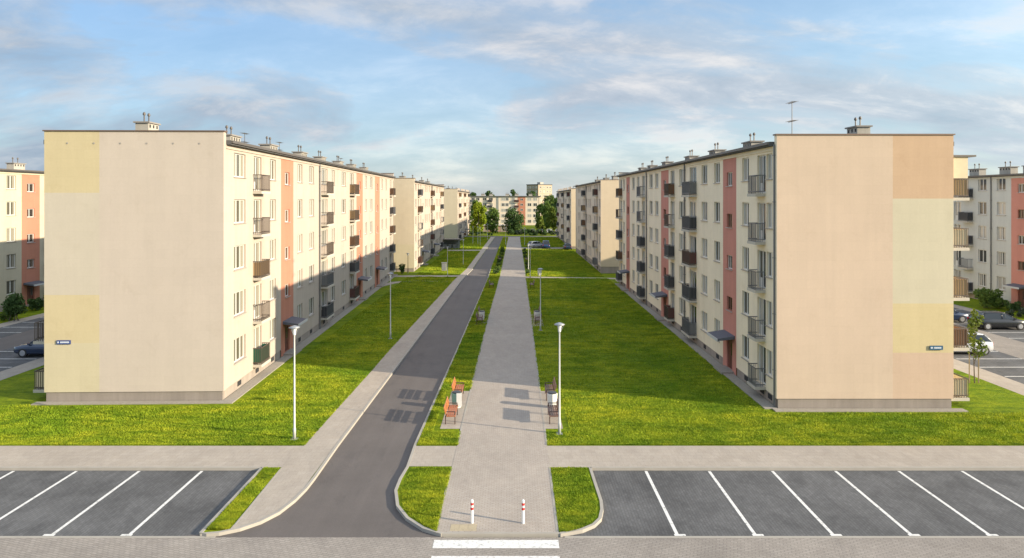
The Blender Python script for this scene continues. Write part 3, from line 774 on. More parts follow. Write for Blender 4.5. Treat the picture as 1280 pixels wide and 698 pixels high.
# tower beyond
t = thing('tower_block', 'pale high-rise tower rising behind the closing block, upper right of it', 'building', (18.2, 455, 0), rad(38))
q = MB(); q.box(-6, 6, -6, 6, 0, 20.3, M['towerl']); q.build('wall', t)
q = MB(); q.box(-6.04, -6.003, -5.9, 5.9, 0, 20.2, M['towerd']); q.build('shaded_wall', t)  # thin darker sheet that paints shade onto this face
q = MB(); q.box(-6.2, 6.2, -6.2, 6.2, 20.31, 20.8, M['roof']); q.build('roof', t)
q = MB(); q.box(-1, 2, -2, 1, 20.81, 22.2, M['chim']); q.build('lift_house', t)
fm, pm_, _ = window_meshes('far', 1.5, 1.4, M['pane_r'], M['frame'])
for k in range(7):
    for u in (-4.8, -1.8, 1.2, 3.6):
        o = link('window', fm, t, (u, -6.17, 1.2 + 2.8 * k)); link('pane', pm_, o)
        o = link('window', fm, t, (-6.22, u + 1.5, 1.2 + 2.8 * k), rad(-90)); link('pane', pm_, o)

# ------------------------------------------------------------------ street name plates
def sign(label, loc, rz, w, h, mat, marks, z):
    q = MB(); q.box(-w / 2, w / 2, -.03, 0, -h / 2, h / 2, mat, 0); s = thing('street_sign', label, 'sign', loc, rz)
    q.build('plate', s)
    q = MB()
    for x0, x1, dz in marks: q.box(x0, x1, -.034, -.031, -h * .2 + dz, h * .2 + dz, M['swhite'])
    q.build('lettering', s)
cx = lambda x, Y: (x - 640) * Y / 853.3
cz = lambda y, Y: 11.3 + (248.5 - y) * Y / 853.3
sign('dark blue street name plate low on the beige and straw gable', (cx(81, 37.6), 37.52, cz(427.6, 37.6)), rad(1.4), .76, .22, M['sblue'],
     [(-.33, -.25, 0)] + [(-.18 + .055 * i, -.14 + .055 * i, 0) for i in range(9)], 0)
sign('teal blue street name plate low on the peach gable', (cx(1170, 36.3), 36.29, cz(434.8, 36.3)), 0, .70, .22, M['steal'],
     [(-.30, -.25, 0), (-.23, -.19, 0)] + [(-.12 + .055 * i, -.08 + .055 * i, 0) for i in range(7)], 0)

# ------------------------------------------------------------------ street lamps
def make_lamp(h, mat, label, group='lamps along the avenue'):
    l = thing('street_lamp', label, 'lamp', (0, 0, ZP), 0, group)
    q = MB(); q.lathe([(.07, 0), (.07, .5), (.05, .56), (.034, h - .45), (.036, h - .42)], mat, 12); q.build('pole', l, smooth=True)
    q = MB(); q.box(-.15, .15, -.15, .15, 0, .03, M['lampdark']); q.build('base_plate', l)
    q = MB(); q.lathe([(.045, h - .46), (.07, h - .43), (.07, h - .36), (.075, h - .30), (.10, h - .17), (.08, h - .12)], M['lampglass'], 12); q.build('lantern', l, smooth=True)
    q = MB(); q.lathe([(.10, h - .13), (.25, h - .11), (.26, h - .085), (.14, h - .03), (.04, h)], M['lampdark'], 16); q.build('hood', l, smooth=True)
    q = MB()
    for a in (0, 120, 240): q.tube((.07 * math.cos(rad(a)), .07 * math.sin(rad(a)), h - .40), (.20 * math.cos(rad(a)), .20 * math.sin(rad(a)), h - .12), .01, .01, M['lampdark'], 5)
    q.build('bracket', l); return l
lampA = make_lamp(5.3, M['lamp'], 'tall pale street lamp beside the nearest right-hand benches')
lampA.location = (2.26, 32.5, ZP); index_kids()
LAMPS = [((-10.12, 31.75), 'tall pale street lamp on the corner of the left front lawn'),
         ((-9.72, 54.6), 'slim street lamp on the left lawn, halfway along the long left block'),
         ((2.42, 58.0), 'slim street lamp beside the second right-hand bench group'),
         ((-9.2, 97.4), 'slim street lamp at the crossing path left of the road'),
         ((2.55, 95.9), 'slim street lamp on the right where the crossing path meets the promenade'),
         ((2.5, 104), 'slim street lamp on the right just past the crossing path'),
         ((-8.25, 115.6), 'slim street lamp on the second left lawn'),
         ((-1.5, 164), 'far street lamp on the verge between road and promenade'),
         ((3.0, 162), 'far street lamp near the two parked cars on the right'),
         ((-9.6, 168), 'far street lamp on the last left lawn, leftmost of the cluster'),
         ((-8.4, 168), 'far street lamp on the last left lawn, second of the cluster'),
         ((-7.6, 163), 'far street lamp on the last left lawn, third of the cluster'),
         ((-6.6, 184), 'far street lamp beside the far end of the road')]
for (x, y), lab in LAMPS:
    o = copy_tree(lampA); o.location = (x, y, ZP); o['label'] = lab
    if y > 90: o.scale = (.85, .85, .82)
dl = make_lamp(3.0, M['brownpost'], 'short brown lamp post in front of the sand gable', None)
dl.location = (-15.7, 103.0, ZP)

# ------------------------------------------------------------------ benches, bins, bollards
def make_bench(back, seat):
    """faces +x"""
    b = thing('park_bench', 'x', 'bench')
    q = MB()
    for i in range(4): q.box(-.22 + .115 * i, -.125 + .115 * i, -.95, .95, .43, .465, M[seat])
    q.build('seat', b)
    q = MB()
    for i in range(3):
        z = .54 + .125 * i; x = -.26 - .035 * i
        q.box(x - .018, x + .018, -.95, .95, z, z + .105, M[back])
    q.build('backrest', b)
    for y in (-.72, .72):
        q = MB()
        q.box(.17, .21, y - .025, y + .025, 0, .42, M['iron']); q.box(-.30, -.26, y - .025, y + .025, 0, .42, M['iron'])
        q.box(-.30, .21, y - .025, y + .025, .385, .425, M['iron'])
        q.loft([[(-.245, y - .025, .42), (-.20, y - .025, .42), (-.20, y + .025, .42), (-.245, y + .025, .42)],
                [(-.385, y - .025, .93), (-.355, y - .025, .93), (-.355, y + .025, .93), (-.385, y + .025, .93)]], M['iron'])
        q.box(-.27, .2, y - .022, y + .022, .60, .635, M['iron']); q.box(.16, .2, y - .022, y + .022, .43, .60, M['iron'])
        q.build('leg', b)
    return b
bw = make_bench('wood_sun', 'wood'); bd = make_bench('wood_shade', 'wood_shade'); index_kids()
BENCH = [(bw, -3.02, 34.6, 0, 'timber bench with a sunlit-toned back nearest the road crossing, left of the promenade'),
         (bw, -2.98, 38.5, 0, 'timber bench with a sunlit-toned back left of the promenade, just beyond the pale green bin'),
         (bd, 2.06, 34.6, 180, 'shade-toned timber bench right of the promenade, beside the tall lamp'),
         (bd, 2.10, 38.5, 180, 'shade-toned timber bench right of the promenade, just beyond the white bin'),
         (bd, -2.85, 61.3, 0, 'bench in the shade, nearer one of the second left group'),
         (bd, -2.82, 64.6, 0, 'bench in the shade, farther one of the second left group'),
         (bd, 2.28, 61.3, 180, 'bench in the shade, nearer one of the second right group'),
         (bd, 2.30, 64.6, 180, 'bench in the shade, farther one of the second right group'),
         (bd, -2.55, 86.0, 0, 'bench in the shade, third left group before the crossing path'),
         (bd, 2.48, 86.0, 180, 'bench in the shade, third right group before the crossing path'),
         (bd, -2.15, 122, 0, 'far bench left of the promenade beyond the crossing path'),
         (bd, 2.6, 122, 180, 'far bench right of the promenade beyond the crossing path')]
used = set()
for src, x, y, rz, lab in BENCH:
    o = src if src.name not in used else copy_tree(src); used.add(src.name)
    o.location = (x, y, ZP + .008); o.rotation_euler.z = rad(rz); o['label'] = lab; o['group'] = 'benches along the promenade'; o['category'] = 'bench'
def make_bin(mat):
    b = thing('litter_bin', 'x', 'bin')
    q = MB(); q.lathe([(.20, 0), (.22, .03), (.19, .08), (.24, .14), (.28, .72), (.27, .76)], M[mat], 8); q.build('body', b)
    q = MB(); q.lathe([(.235, .762), (.25, .80), (.20, .83), (.05, .84)], M['bind'], 12); q.build('lid', b)
    q = MB(); q.lathe([(.24, -.0), (.24, .04)], M['binw'], 12); q.build('foot', b); return b
b1 = make_bin('binw'); b2 = make_bin('bing'); index_kids()
q = MB(); q.box(.02, .30, -.31, -.262, .12, .80, M['binw']); q.build('front_panel', b2)
BINS = [(b1, 2.16, 36.6, 'white litter bin between the two near right benches'), (b2, -2.98, 36.7, 'pale green litter bin with white panel between the two near left benches'),
        (b1, -2.8, 63.0, 'litter bin in the shade between the second left benches'), (b1, 2.3, 63.0, 'litter bin in the shade between the second right benches'),
        (b1, 4.0, 99.3, 'lone litter bin on the sunny crossing lawn right of the promenade')]
used = set()
for src, x, y, lab in BINS:
    o = src if src.name not in used else copy_tree(src); used.add(src.name)
    o.location = (x, y, ZP + .008); o['label'] = lab; o['group'] = 'litter bins by the benches'
bo = thing('bollard', 'white bollard with red bands, left one at the crossing', 'bollard', (-1.38, 23.55, ZP + .012), 0, 'bollards at the promenade end')
q = MB(); q.lathe([(.05, 0), (.05, .74), (.045, .79), (.02, .815)], M['bwhite'], 12); q.build('post', bo, smooth=False)
for z in (.46, .62):
    q = MB(); q.lathe([(.0525, z), (.0525, z + .085)], M['bred'], 12); q.build('red_band', bo)
index_kids(); o = copy_tree(bo); o.location = (.385, 23.53, ZP + .012); o['label'] = 'white bollard with red bands, right one at the crossing'

# ------------------------------------------------------------------ cars (face +x)
def make_car(paintm, Lc=4.1, W=1.74, H=1.46, hatch=True, label='x'):
    c = thing('parked_car', label, 'car', (0, 0, 0), 0, 'cars parked on the estate')
    hw = W / 2; x1 = Lc / 2; x0 = -Lc / 2
    # lower body: stations along the length (x, half width, bottom, top)
    st = [(x0, hw * .78, .42, .78), (x0 + .08, hw * .92, .30, .92), (x0 + .45, hw, .24, .96), (x0 + 1.2, hw, .22, .95), (.2, hw, .22, .93), (x1 - 1.25, hw, .22, .92),
          (x1 - .8, hw * .99, .23, .88), (x1 - .3, hw * .93, .26, .78), (x1 - .08, hw * .84, .30, .68), (x1, hw * .70, .36, .58)]
    q = MB(); rings = []
    for x, w, zb, zt in st:
        m = zb + (zt - zb) * .55
        rings.append([(x, -w * .94, zb), (x, -w, zb + .12), (x, -w * 1.005, m), (x, -w * .95, zt - .04), (x, -w * .86, zt), (x, w * .86, zt), (x, w * .95, zt - .04), (x, w * 1.005, m), (x, w, zb + .12), (x, w * .94, zb)])
    q.loft(rings, paintm); q.build('body', c, smooth=True)
    rb = x0 + (.12 if hatch else .62); rt = x0 + (.62 if hatch else 1.15); ft = .15; fb = x1 - 1.05
    q = MB(); ring = lambda x, w, z: [(x, -w, z), (x, w, z)]
    lo = [(rb, hw * .80, .93), (rt * .5 + rb * .5, hw * .88, .93), (ft, hw * .89, .93), (fb, hw * .80, .90)]
    hi = [(rt - .06, hw * .62, H - .06), (rt + .12, hw * .68, H - .05), (ft, hw * .70, H - .05), (ft + .18, hw * .64, H - .09)]
    V = [(x, sgn * w, z) for sgn in (-1, 1) for (x, w, z) in lo + hi]
    for o_ in (0, 8):
        for i in range(3): q.face([V[o_ + i], V[o_ + i + 1], V[o_ + 5 + i], V[o_ + 4 + i]], M['cglass'])
    q.face([V[3], V[11], V[15], V[7]], M['cglass']); q.face([V[0], V[8], V[12], V[4]], M['cglass'])
    q.build('windows', c)
    q = MB(); e = .02
    q.loft([[(x, -w - e, z - .03), (x, -w * .8, z + .05), (x, w * .8, z + .05), (x, w + e, z - .03)] for x, w, z in hi], paintm)
    for sgn in (-1, 1):
        for a, b_, r_ in ((lo[0], hi[0], .045), (lo[3], hi[3], .035), ((-.15, hw * .885, .93), (-.12, hw * .70, H - .05), .035)):
            q.tube((a[0], sgn * (a[1] + .005), a[2]), (b_[0], sgn * (b_[1] + .005), b_[2]), r_, r_, paintm, 6)
    q.build('roof', c, smooth=True)
    for sx in (x0 + .72, x1 - .80):
        for sgn in (-1, 1):
            q = MB(); q.tube((sx, sgn * (hw - .20), .31), (sx, sgn * (hw + .012), .31), .31, .31, M['tyre'], 18); w = q.build('wheel', c)
            q = MB(); q.tube((sx, sgn * (hw + .012), .31), (sx, sgn * (hw + .02), .31), .2, .19, M['rim'], 12); q.build('rim', w)
    for sgn in (-1, 1):
        q = MB(); q.box(x1 - .16, x1 - .045, sgn * hw * .58 - .16, sgn * hw * .58 + .16, .58, .70, M['head'], .02); q.build('headlight', c)
        q = MB(); q.box(x0 + .0, x0 + .09, sgn * hw * .72 - .09, sgn * hw * .72 + .09, .66, .88, M['tail'], .02); q.build('tail_light', c)
        q = MB(); q.box(fb - .28, fb - .12, sgn * (hw + .02) - .07, sgn * (hw + .02) + .07, .92, 1.03, paintm, .02); q.build('mirror', c)
    return c
P_blk = car_paint('car black', (.012, .013, .016)); P_sil = car_paint('car silver', (.50, .51, .53)); P_navy = car_paint('car navy', (.02, .035, .075))
P_blue = car_paint('car blue', (.02, .05, .14)); P_wht = car_paint('car white', (.70, .70, .68)); P_dg = car_paint('car graphite', (.06, .07, .075)); P_teal = car_paint('car teal', (.05, .12, .14))
def put(c, x, y, deg, z=ZP + .012): c.location = (x, y, z); c.rotation_euler.z = rad(deg)
put(make_car(P_navy, 4.3, label='dark navy car behind the left block, nose out of the bay'), -33.1, 48.9, 180)
put(make_car(P_sil, 4.2, label='silver hatchback half hidden behind the right block'), 32.4, 49.6, 180)
put(make_car(P_blk, 4.3, label='black hatchback parked in front of the hedge at the right edge'), 41.9, 58.9, 0)
put(make_car(P_navy, 4.2, label='blue car peeking out behind the right block balconies'), 39.3, 62.4, 0)
put(make_car(P_blue, 4.0, 1.8, 1.75, label='dark blue car on the side lane, nearer the right row of blocks'), 7.6, 154.2, 90)
put(make_car(P_sil, 4.2, label='pale car on the side lane, left of the dark blue one'), 5.6, 156.0, 35)
put(make_car(P_navy, 4.2, label='dark car standing tight against the second right block'), 12.1, 149.5, 90)
rows = [(4.0, P_dg, 'graphite car in the far row, leftmost'), (6.7, P_teal, 'teal car in the far row, second from left'), (9.4, P_dg, 'graphite car in the far row, between teal and white ones'),
        (12.2, P_wht, 'white car in the far row, on the right'), (15.0, P_sil, 'silver car in the far row, rightmost')]
for x, pm, lab in rows: put(make_car(pm, 4.1, label=lab), x, 222, 80, 0)

# ------------------------------------------------------------------ small structures far down the avenue
w = thing('waste_shelter', 'open dark-roofed waste shelter at the left foot of the far block', 'shelter', (-13.6, 152, ZP))
q = MB(); q.box(-2.0, 2.0, -1.5, 1.5, 2.05, 2.25, M['gutter']); q.build('roof', w)
for x, y in ((-1.85, -1.35), (1.85, -1.35), (-1.85, 1.35), (1.85, 1.35)):
    q = MB(); q.box(x - .05, x + .05, y - .05, y + .05, 0, 2.05, M['cab']); q.build('post', w)
q = MB(); q.box(-1.8, 1.8, 1.25, 1.33, .1, 1.9, M['cab']); q.build('back_wall', w)
for i, x in enumerate((-1.2, -.2, .8)):
    d = thing('waste_container', ['grey wheeled container in the waste shelter, left', 'grey wheeled container in the waste shelter, middle', 'grey wheeled container in the waste shelter, right'][i], 'container', (-13.6 + x, 152, ZP), 0, 'containers in the waste shelter')
    q = MB(); q.loft([[(-.3, -.3, .08), (.3, -.3, .08), (.3, .3, .08), (-.3, .3, .08)], [(-.38, -.38, 1.1), (.38, -.38, 1.1), (.38, .38, 1.1), (-.38, .38, 1.1)]], M['cab']); q.build('body', d)
    q = MB(); q.box(-.42, .42, -.42, .42, 1.11, 1.17, M['bind']); q.build('lid', d)
u = thing('utility_cabinet', 'grey utility cabinet standing on the sunny lawn left of the road', 'cabinet', (-10.5, 105.5, ZP))
q = MB(); q.box(-.36, .36, -.2, .2, .1, 1.25, M['cab'], .03); q.build('body', u)
q = MB(); q.box(-.41, .41, -.25, .25, 1.255, 1.33, M['lampdark']); q.build('lid', u)
q = MB(); q.box(-.30, .30, -.215, -.203, .2, 1.15, M['lampdark']); q.build('door', u)
q = MB(); q.box(-.34, .34, -.18, .18, -.02, .1, M['slab']); q.build('plinth', u)
f = thing('rail_fence', 'low dark rail fence at the foot of the sand gable', 'fence', (-18.2, 103.4, ZP))
q = MB()
for z in (.45, .85): q.box(-1.6, 1.9, -.025, .025, z, z + .05, M['brownpost'])
q.build('rail', f)
for x in (-1.55, -.4, .75, 1.85):
    q = MB(); q.box(x - .03, x + .03, -.03, .03, 0, .95, M['brownpost']); q.build('post', f)
g = thing('garage', 'low brown garage with flat roof in front of the closing block', 'garage', (-5.8, 232, 0))
q = MB(); q.box(-4.6, 4.4, 0, 5, 0, 2.0, M['brickwall']); q.build('wall', g)
q = MB(); q.box(-4.8, 4.6, -.3, 5.2, 2.005, 2.3, M['sill']); q.build('roof', g)
for x in (-3.3, 0, 3.0):
    q = MB(); q.box(x - 1.1, x + 1.1, -.03, -.003, .05, 1.7, M['plinth']); q.build('door', g)

# ------------------------------------------------------------------ foliage
def leaves(n, centres, rads, size, seed, mat, squash=1.0):
    rg = np.random.default_rng(seed)
    w = np.array(rads) ** 2; idx = rg.choice(len(centres), n, p=w / w.sum())
    d = rg.normal(size=(n, 3)); d /= np.linalg.norm(d, axis=1)[:, None]
    rr = np.array(rads)[idx] * (.45 + .6 * rg.random(n) ** .6)
    p = np.array(centres)[idx] + d * rr[:, None] * np.array([1, 1, squash])
    nrm = d * .7 + rg.normal(size=(n, 3)) * .7; nrm /= np.linalg.norm(nrm, axis=1)[:, None]
    a = np.cross(nrm, rg.normal(size=(n, 3))); a /= np.linalg.norm(a, axis=1)[:, None]; b = np.cross(nrm, a)
    s = size * (.6 + .8 * rg.random(n))[:, None]
    v = np.stack([p - a * s, p + b * s * .6, p + a * s, p - b * s * .6], 1).reshape(-1, 3)
    me = bpy.data.meshes.new('crown'); me.vertices.add(4 * n); me.vertices.foreach_set('co', v.ravel())
    me.loops.add(4 * n); me.loops.foreach_set('vertex_index', np.arange(4 * n))
    me.polygons.add(n); me.polygons.foreach_set('loop_start', np.arange(0, 4 * n, 4))
    me.materials.append(mat); me.update(calc_edges=True); me.validate(); return me
def tree(name, label, x, y, h, r, mat, seed, trunk=.25, squash=1.0, n=2600, size=.3, base=.3, group=None, z=0, col=False):
    rg = random.Random(seed); t = thing(name, label, 'tree', (x, y, z), 0, group)
    q = MB(); th = h * .8; q.tube((0, 0, -.05), (rg.uniform(-.1, .1), 0, th * .45), trunk, trunk * .7, M['bark'], 9, False); q.tube((0, 0, th * .44), (rg.uniform(-.2, .2), .1, th), trunk * .7, trunk * .15, M['bark'], 8)
    cs, rs = [], []
    k = 16 if not col else 14
    for i in range(k):
        a = rg.uniform(0, 6.28); f = (i + .5) / k; zz = h * (base + (1 - base) * f)
        prof = math.sin(math.pi * min(1, .12 + .86 * f)) ** .6 if not col else (.75 + .25 * math.sin(math.pi * f))
        rr = r * prof * rg.uniform(.25, .8); c = (math.cos(a) * rr, math.sin(a) * rr, zz - r * .18)
        cs.append(c); rs.append(r * rg.uniform(.28, .48))
        if i % 2 == 0: q.tube((0, 0, max(h * .2, zz * .6)), c, trunk * .35, trunk * .08, M['bark'], 6)
    q.build('trunk', t)
    link('crown', leaves(n, cs, rs, size, seed, mat, squash), t); return t
def shrub(label, x, y, w, d, h, mat, seed, n=900, size=.13, z=ZP, name='shrub', group=None, cone=False):
    rg = random.Random(seed); t = thing(name, label, 'shrub' if name == 'shrub' else 'hedge', (x, y, z), 0, group)
    cs, rs = [], []
    for i in range(14):
        f = rg.random(); sh = (1 - f * .8) if cone else 1
        cs.append((rg.uniform(-.5, .5) * w * .8 * sh, rg.uniform(-.5, .5) * d * .8 * sh, h * (.22 + .6 * f))); rs.append(min(w, d, h) * rg.uniform(.18, .3))
    link('foliage', leaves(n, cs, rs, size, seed, mat), t)
    q = MB()
    for i in range(5): q.tube((rg.uniform(-.15, .15) * w, rg.uniform(-.15, .15) * d, -.03), (cs[i][0], cs[i][1], cs[i][2]), .03, .01, M['bark'], 5)
    q.build('stem', t); return t
G1 = 'trees closing the avenue'
tree('poplar_tree', 'bright lime-green columnar tree beside the farthest left block', -10.6, 216, 9.8, 2.6, M['lf_lime'], 1, .2, 1.3, 3600, .26, .12, G1, 0, True)
tree('broadleaf_tree', 'mid green round tree right of the lime-green one', -6.4, 226, 8.0, 3.3, M['lf_mid'], 2, .2, 1, 2600, .28, .2, G1)
tree('broadleaf_tree', 'dark round tree before the salmon strip of the closing block', .6, 222, 7.6, 4.0, M['lf_dark'], 3, .25, 1, 3200, .28, .2, G1)
for i, (x, y, h, r, m, lab) in enumerate([
        (9.6, 226, 5.2, 1.9, 'lf_yel', 'small yellow-green tree at the right corner of the closing block'),
        (12.2, 240, 10.2, 2.6, 'lf_mid', 'tall mid green tree right of the closing block'),
        (14.2, 236, 8.4, 2.6, 'lf_yel', 'yellow-green tree next to the farthest right block'),
        (16.2, 250, 11.6, 3.0, 'lf_dark', 'dark tall tree half behind the farthest right block'),
        (13.6, 270, 12.3, 3.0, 'lf_dark', 'dark tree showing over the yellow-green one on the right'),
        (11.2, 262, 9.4, 3.0, 'lf_mid', 'mid green tree at the end wall of the closing block'),
        (17.0, 232, 7.6, 2.4, 'lf_mid', 'low green tree close to the farthest right block'),
        (15.2, 258, 12.6, 2.8, 'lf_mid', 'tallest green tree of the right-hand group'),
        (-12.8, 236, 10.5, 2.4, 'lf_mid', 'green tree squeezed between farthest left block and lime-green tree')]):
    tree('broadleaf_tree', lab, x, y, h, r, M[m], 20 + i, .2, 1, 2200, .3, .15, G1)
for i, (x, h, r, lab) in enumerate([(-17, 14.6, 3, 'dark tree top over the closing block roof, far left'), (-9.6, 15.2, 3.4, 'dark tree top over the closing block roof, left of centre'),
        (.4, 15.5, 3.2, 'dark tree top over the closing block roof, right of centre'), (8.5, 15.0, 4, 'dark tree top over the closing block roof, before the tower')]):
    tree('broadleaf_tree', lab, x * 1.12, 330, h, r, M['lf_dark'], 40 + i, .3, .9, 1600, .5, .3, 'trees behind the closing block')
rg = random.Random(5)
cs = []; rs = []
for i in range(260):
    x = rg.uniform(-420, 420); cs.append((x, rg.uniform(620, 760), rg.uniform(2, 7))); rs.append(rg.uniform(4, 7.5))
fw = link('woods', leaves(26000, cs, rs, 1.6, 77, M['lf_dark']), None); tag(fw, kind='stuff'); tag(fw, 'dark far-off woods along the horizon', 'woods')
shrub('tall dark cone-shaped shrub by the far left block', cx(13, 62), 62.5, 2.0, 2.0, 2.5, M['lf_dark'], 50, 1800, .12, cone=True)
shrub('low dark shrub beside the far left entrance', cx(35, 67.5), 68.5, 1.6, 1.5, 1.2, M['lf_dark'], 51, 900, .11)
shrub('low light green shrub at the left edge', cx(2, 62), 63, 1.6, 1.4, .9, M['lf_mid'], 52, 800, .11)
shrub('small shrub right of the far left entrance', cx(54, 70), 72, 1.8, 1.4, 1.3, M['lf_mid'], 53, 800, .11)
shrub('rounded clipped hedge before the grey block at the right', 48.6, 69.8, 2.9, 2.0, 2.0, M['lf_mid'], 54, 2400, .12, name='hedge')
shrub('low dark shrub left of the red entrance at the right edge', 49.9, 67.9, 1.4, 1.2, 1.1, M['lf_dark'], 55, 700, .1)
shrub('spreading shrub strip behind the black hatchback', 48.0, 64.6, 2.6, 1.0, .7, M['lf_grey'], 56, 800, .1)
shrub('thin shrub at the far corner of the long left block', -16.3, 101.5, .9, .9, 1.6, M['lf_dark'], 57, 600, .1)
for i, (x, m, h) in enumerate([(2.2, 'lf_grey', 1.6), (4.6, 'lf_dark', 1.9), (7.0, 'lf_grey', 1.7), (9.6, 'lf_dark', 1.6), (-.2, 'lf_dark', 1.8), (12.6, 'lf_grey', 1.3)]):
    shrub(['grey-green shrub', 'dark shrub', 'broad grey-green shrub', 'low dark shrub', 'dark shrub under the round tree', 'low grey-green shrub'][i] + ' at the end of the promenade, ' + ['left of centre', 'at its centre', 'right of centre', 'near the white car', 'at its left', 'at its right'][i],
          x, 214, 2.8, 2.2, h, M[m], 60 + i, 900, .2, 0, group='shrubs at the end of the promenade')
sv = shrub('long low dark hedge across the end of the left lawn', -9.5, 211, 9.5, 1.2, 1.1, M['lf_dark'], 70, 2200, .2, 0, 'hedge')
shrub('long low dark hedge along the far edge of the right lawn', 9.0, 209.5, 12.5, 1.3, 1.3, M['lf_dark'], 71, 3000, .2, 0, 'hedge')
for i, y in enumerate((101.5, 106, 112, 118, 127, 134, 141, 148)):
    shrub('small round shrub on the verge left of the promenade, ' + ['right at the crossing', 'just beyond the crossing', 'third after the crossing', 'before the far left bench', 'just beyond the far left bench', 'sixth after the crossing', 'seventh after the crossing', 'last before the side lane'][i],
          interp(PROM_L, y) - .55, y, .9, 1.2, .75, M['lf_mid' if i % 3 else 'lf_dark'], 90 + i, 420, .1, group='small shrubs on the left verge')
for i, y in enumerate((102, 109, 115, 129, 137, 145)):
    shrub('low shrub along the right edge of the promenade, ' + ['right at the crossing', 'second after the crossing', 'before the far right bench', 'just beyond the far right bench', 'fifth after the crossing', 'last before the side lane'][i],
          interp(PROM_R, y) + .5, y, .8, 1.6, .6, M['lf_mid' if i % 2 else 'lf_dark'], 110 + i, 420, .1, group='low shrubs on the right verge')
# young staked tree by the right car park
yt = tree('young_tree', 'young thin yellow-green tree tied to wooden stakes by the right car park', 28.05, 41.4, 4.45, .62, M['lf_yel'], 80, .035, 1.5, 700, .085, .42, None, ZP)
for x in (-.28, .28):
    q = MB(); q.tube((x, .05, -.03), (x, .05, 1.9), .035, .03, M['pole_w'], 7); q.build('stake', yt)

# small items on the lawns seen far away
# ------------------------------------------------------------------ grass blades on the near lawns
rg = np.random.default_rng(3)
def scatter(n, x0, x1, y0, y1, ok):
    x = rg.uniform(x0, x1, n); y = y0 + (y1 - y0) * rg.random(n) ** 1.9
    k = ok(x, y); return np.stack([x[k], y[k]], 1)
def pl(line, y): return np.interp(y, [p[1] for p in line], [p[0] for p in line])
P = []
notb = lambda x, y: ~((y > 36.8) & (x < -15.1) & (x > -26)) 
P.append(scatter(380000, -31.3, -7.6, 31.0, 97, lambda x, y: notb(x, y) & (x < pl(PATH_L, y) + .02) & ~((x < -14.9) & (y > 37)) & ~((x < -26) & (y > 47))))
P.append(scatter(380000, 1.6, 29, 31.0, 96, lambda x, y: (x > pl(PROM_R, y) - .02) & ~((x > 13.5) & (y > 35.7)) & ~((x < 2.8) & (y > 32.8) & (y < 40))))
P.append(scatter(90000, -4.3, -1.7, 31.0, 96, lambda x, y: (x > pl(ROAD_R, y) + .05) & (x < pl(PROM_L, y) + .02) & ~((x > -3.8) & (y > 32.8) & (y < 40))))
P.append(scatter(60000, -14, -6.2, 97, 198, lambda x, y: (x < pl(PATH_L, y) + .02) & ~((y > 97.4) & (y < 99.8)) & ~((y > 145.5) & (y < 150))))
P.append(scatter(60000, 2.2, 13.2, 98, 198, lambda x, y: (x > pl(PROM_R, y) - .02) & ~((y > 151.8) & (y < 157.2))))
P.append(scatter(16000, -3.4, -1.1, 96, 198, lambda x, y: (x > pl(ROAD_R, y) + .1) & (x < pl(PROM_L, y) + .02)))
def in_isl(x, y):
    left = np.interp(y, [22.8, 23.2, 23.95, 24.9, 26.2, 28.5], [-2.4, -2.9, -3.55, -4.02, -4.3, -4.22]); return (x > left + .05) & (x < pl(PROM_L, y) + .01)
P.append(scatter(42000, -4.4, -2.5, 22.95, 28.4, in_isl))
def in_islr(x, y):
    right = np.interp(y, [22.8, 23.1, 23.45, 23.9, 24.6, 25.3, 28.5], [1.6, 2.3, 2.7, 2.98, 3.13, 3.2, 3.16]); return (x < right - .06) & (x > pl(PROM_R, y) - .01)
P.append(scatter(38000, 1.6, 3.25, 22.95, 28.4, in_islr))
P.append(scatter(22000, -10.3, -9.62, 23.1, 28.35, lambda x, y: x > -99))
P = np.concatenate(P); n = len(P)
clump = (np.sin(P[:, 0] * 2.1 + 1.3 * np.sin(P[:, 1] * 1.7)) * np.sin(P[:, 1] * 1.9 + np.sin(P[:, 0] * 1.3)) + 1) / 2
hgt = (.025 + .05 * rg.random(n)) * (.6 + .8 * clump) * (1 + np.maximum(P[:, 1] - 45, 0) * .012); ang = rg.uniform(0, 6.283, n); wd = .012 + .012 * rg.random(n) + P[:, 1] * .0005 - .01
lean = rg.normal(0, .035, (n, 2))
B = np.zeros((n, 3, 3))
B[:, 0, 0] = P[:, 0] - np.cos(ang) * wd; B[:, 0, 1] = P[:, 1] - np.sin(ang) * wd; B[:, 1, 0] = P[:, 0] + np.cos(ang) * wd; B[:, 1, 1] = P[:, 1] + np.sin(ang) * wd
B[:, :2, 2] = ZP - .004; B[:, 2, :2] = P + lean; B[:, 2, 2] = ZP + hgt
me = bpy.data.meshes.new('grass'); me.vertices.add(3 * n); me.vertices.foreach_set('co', B.ravel())
me.loops.add(3 * n); me.loops.foreach_set('vertex_index', np.arange(3 * n)); me.polygons.add(n); me.polygons.foreach_set('loop_start', np.arange(0, 3 * n, 3))
me.materials.append(M['blade']); me.update(calc_edges=True)
tag(link('grass', me), 'short mown grass covering the lawns and islands', 'grass', None, 'stuff')

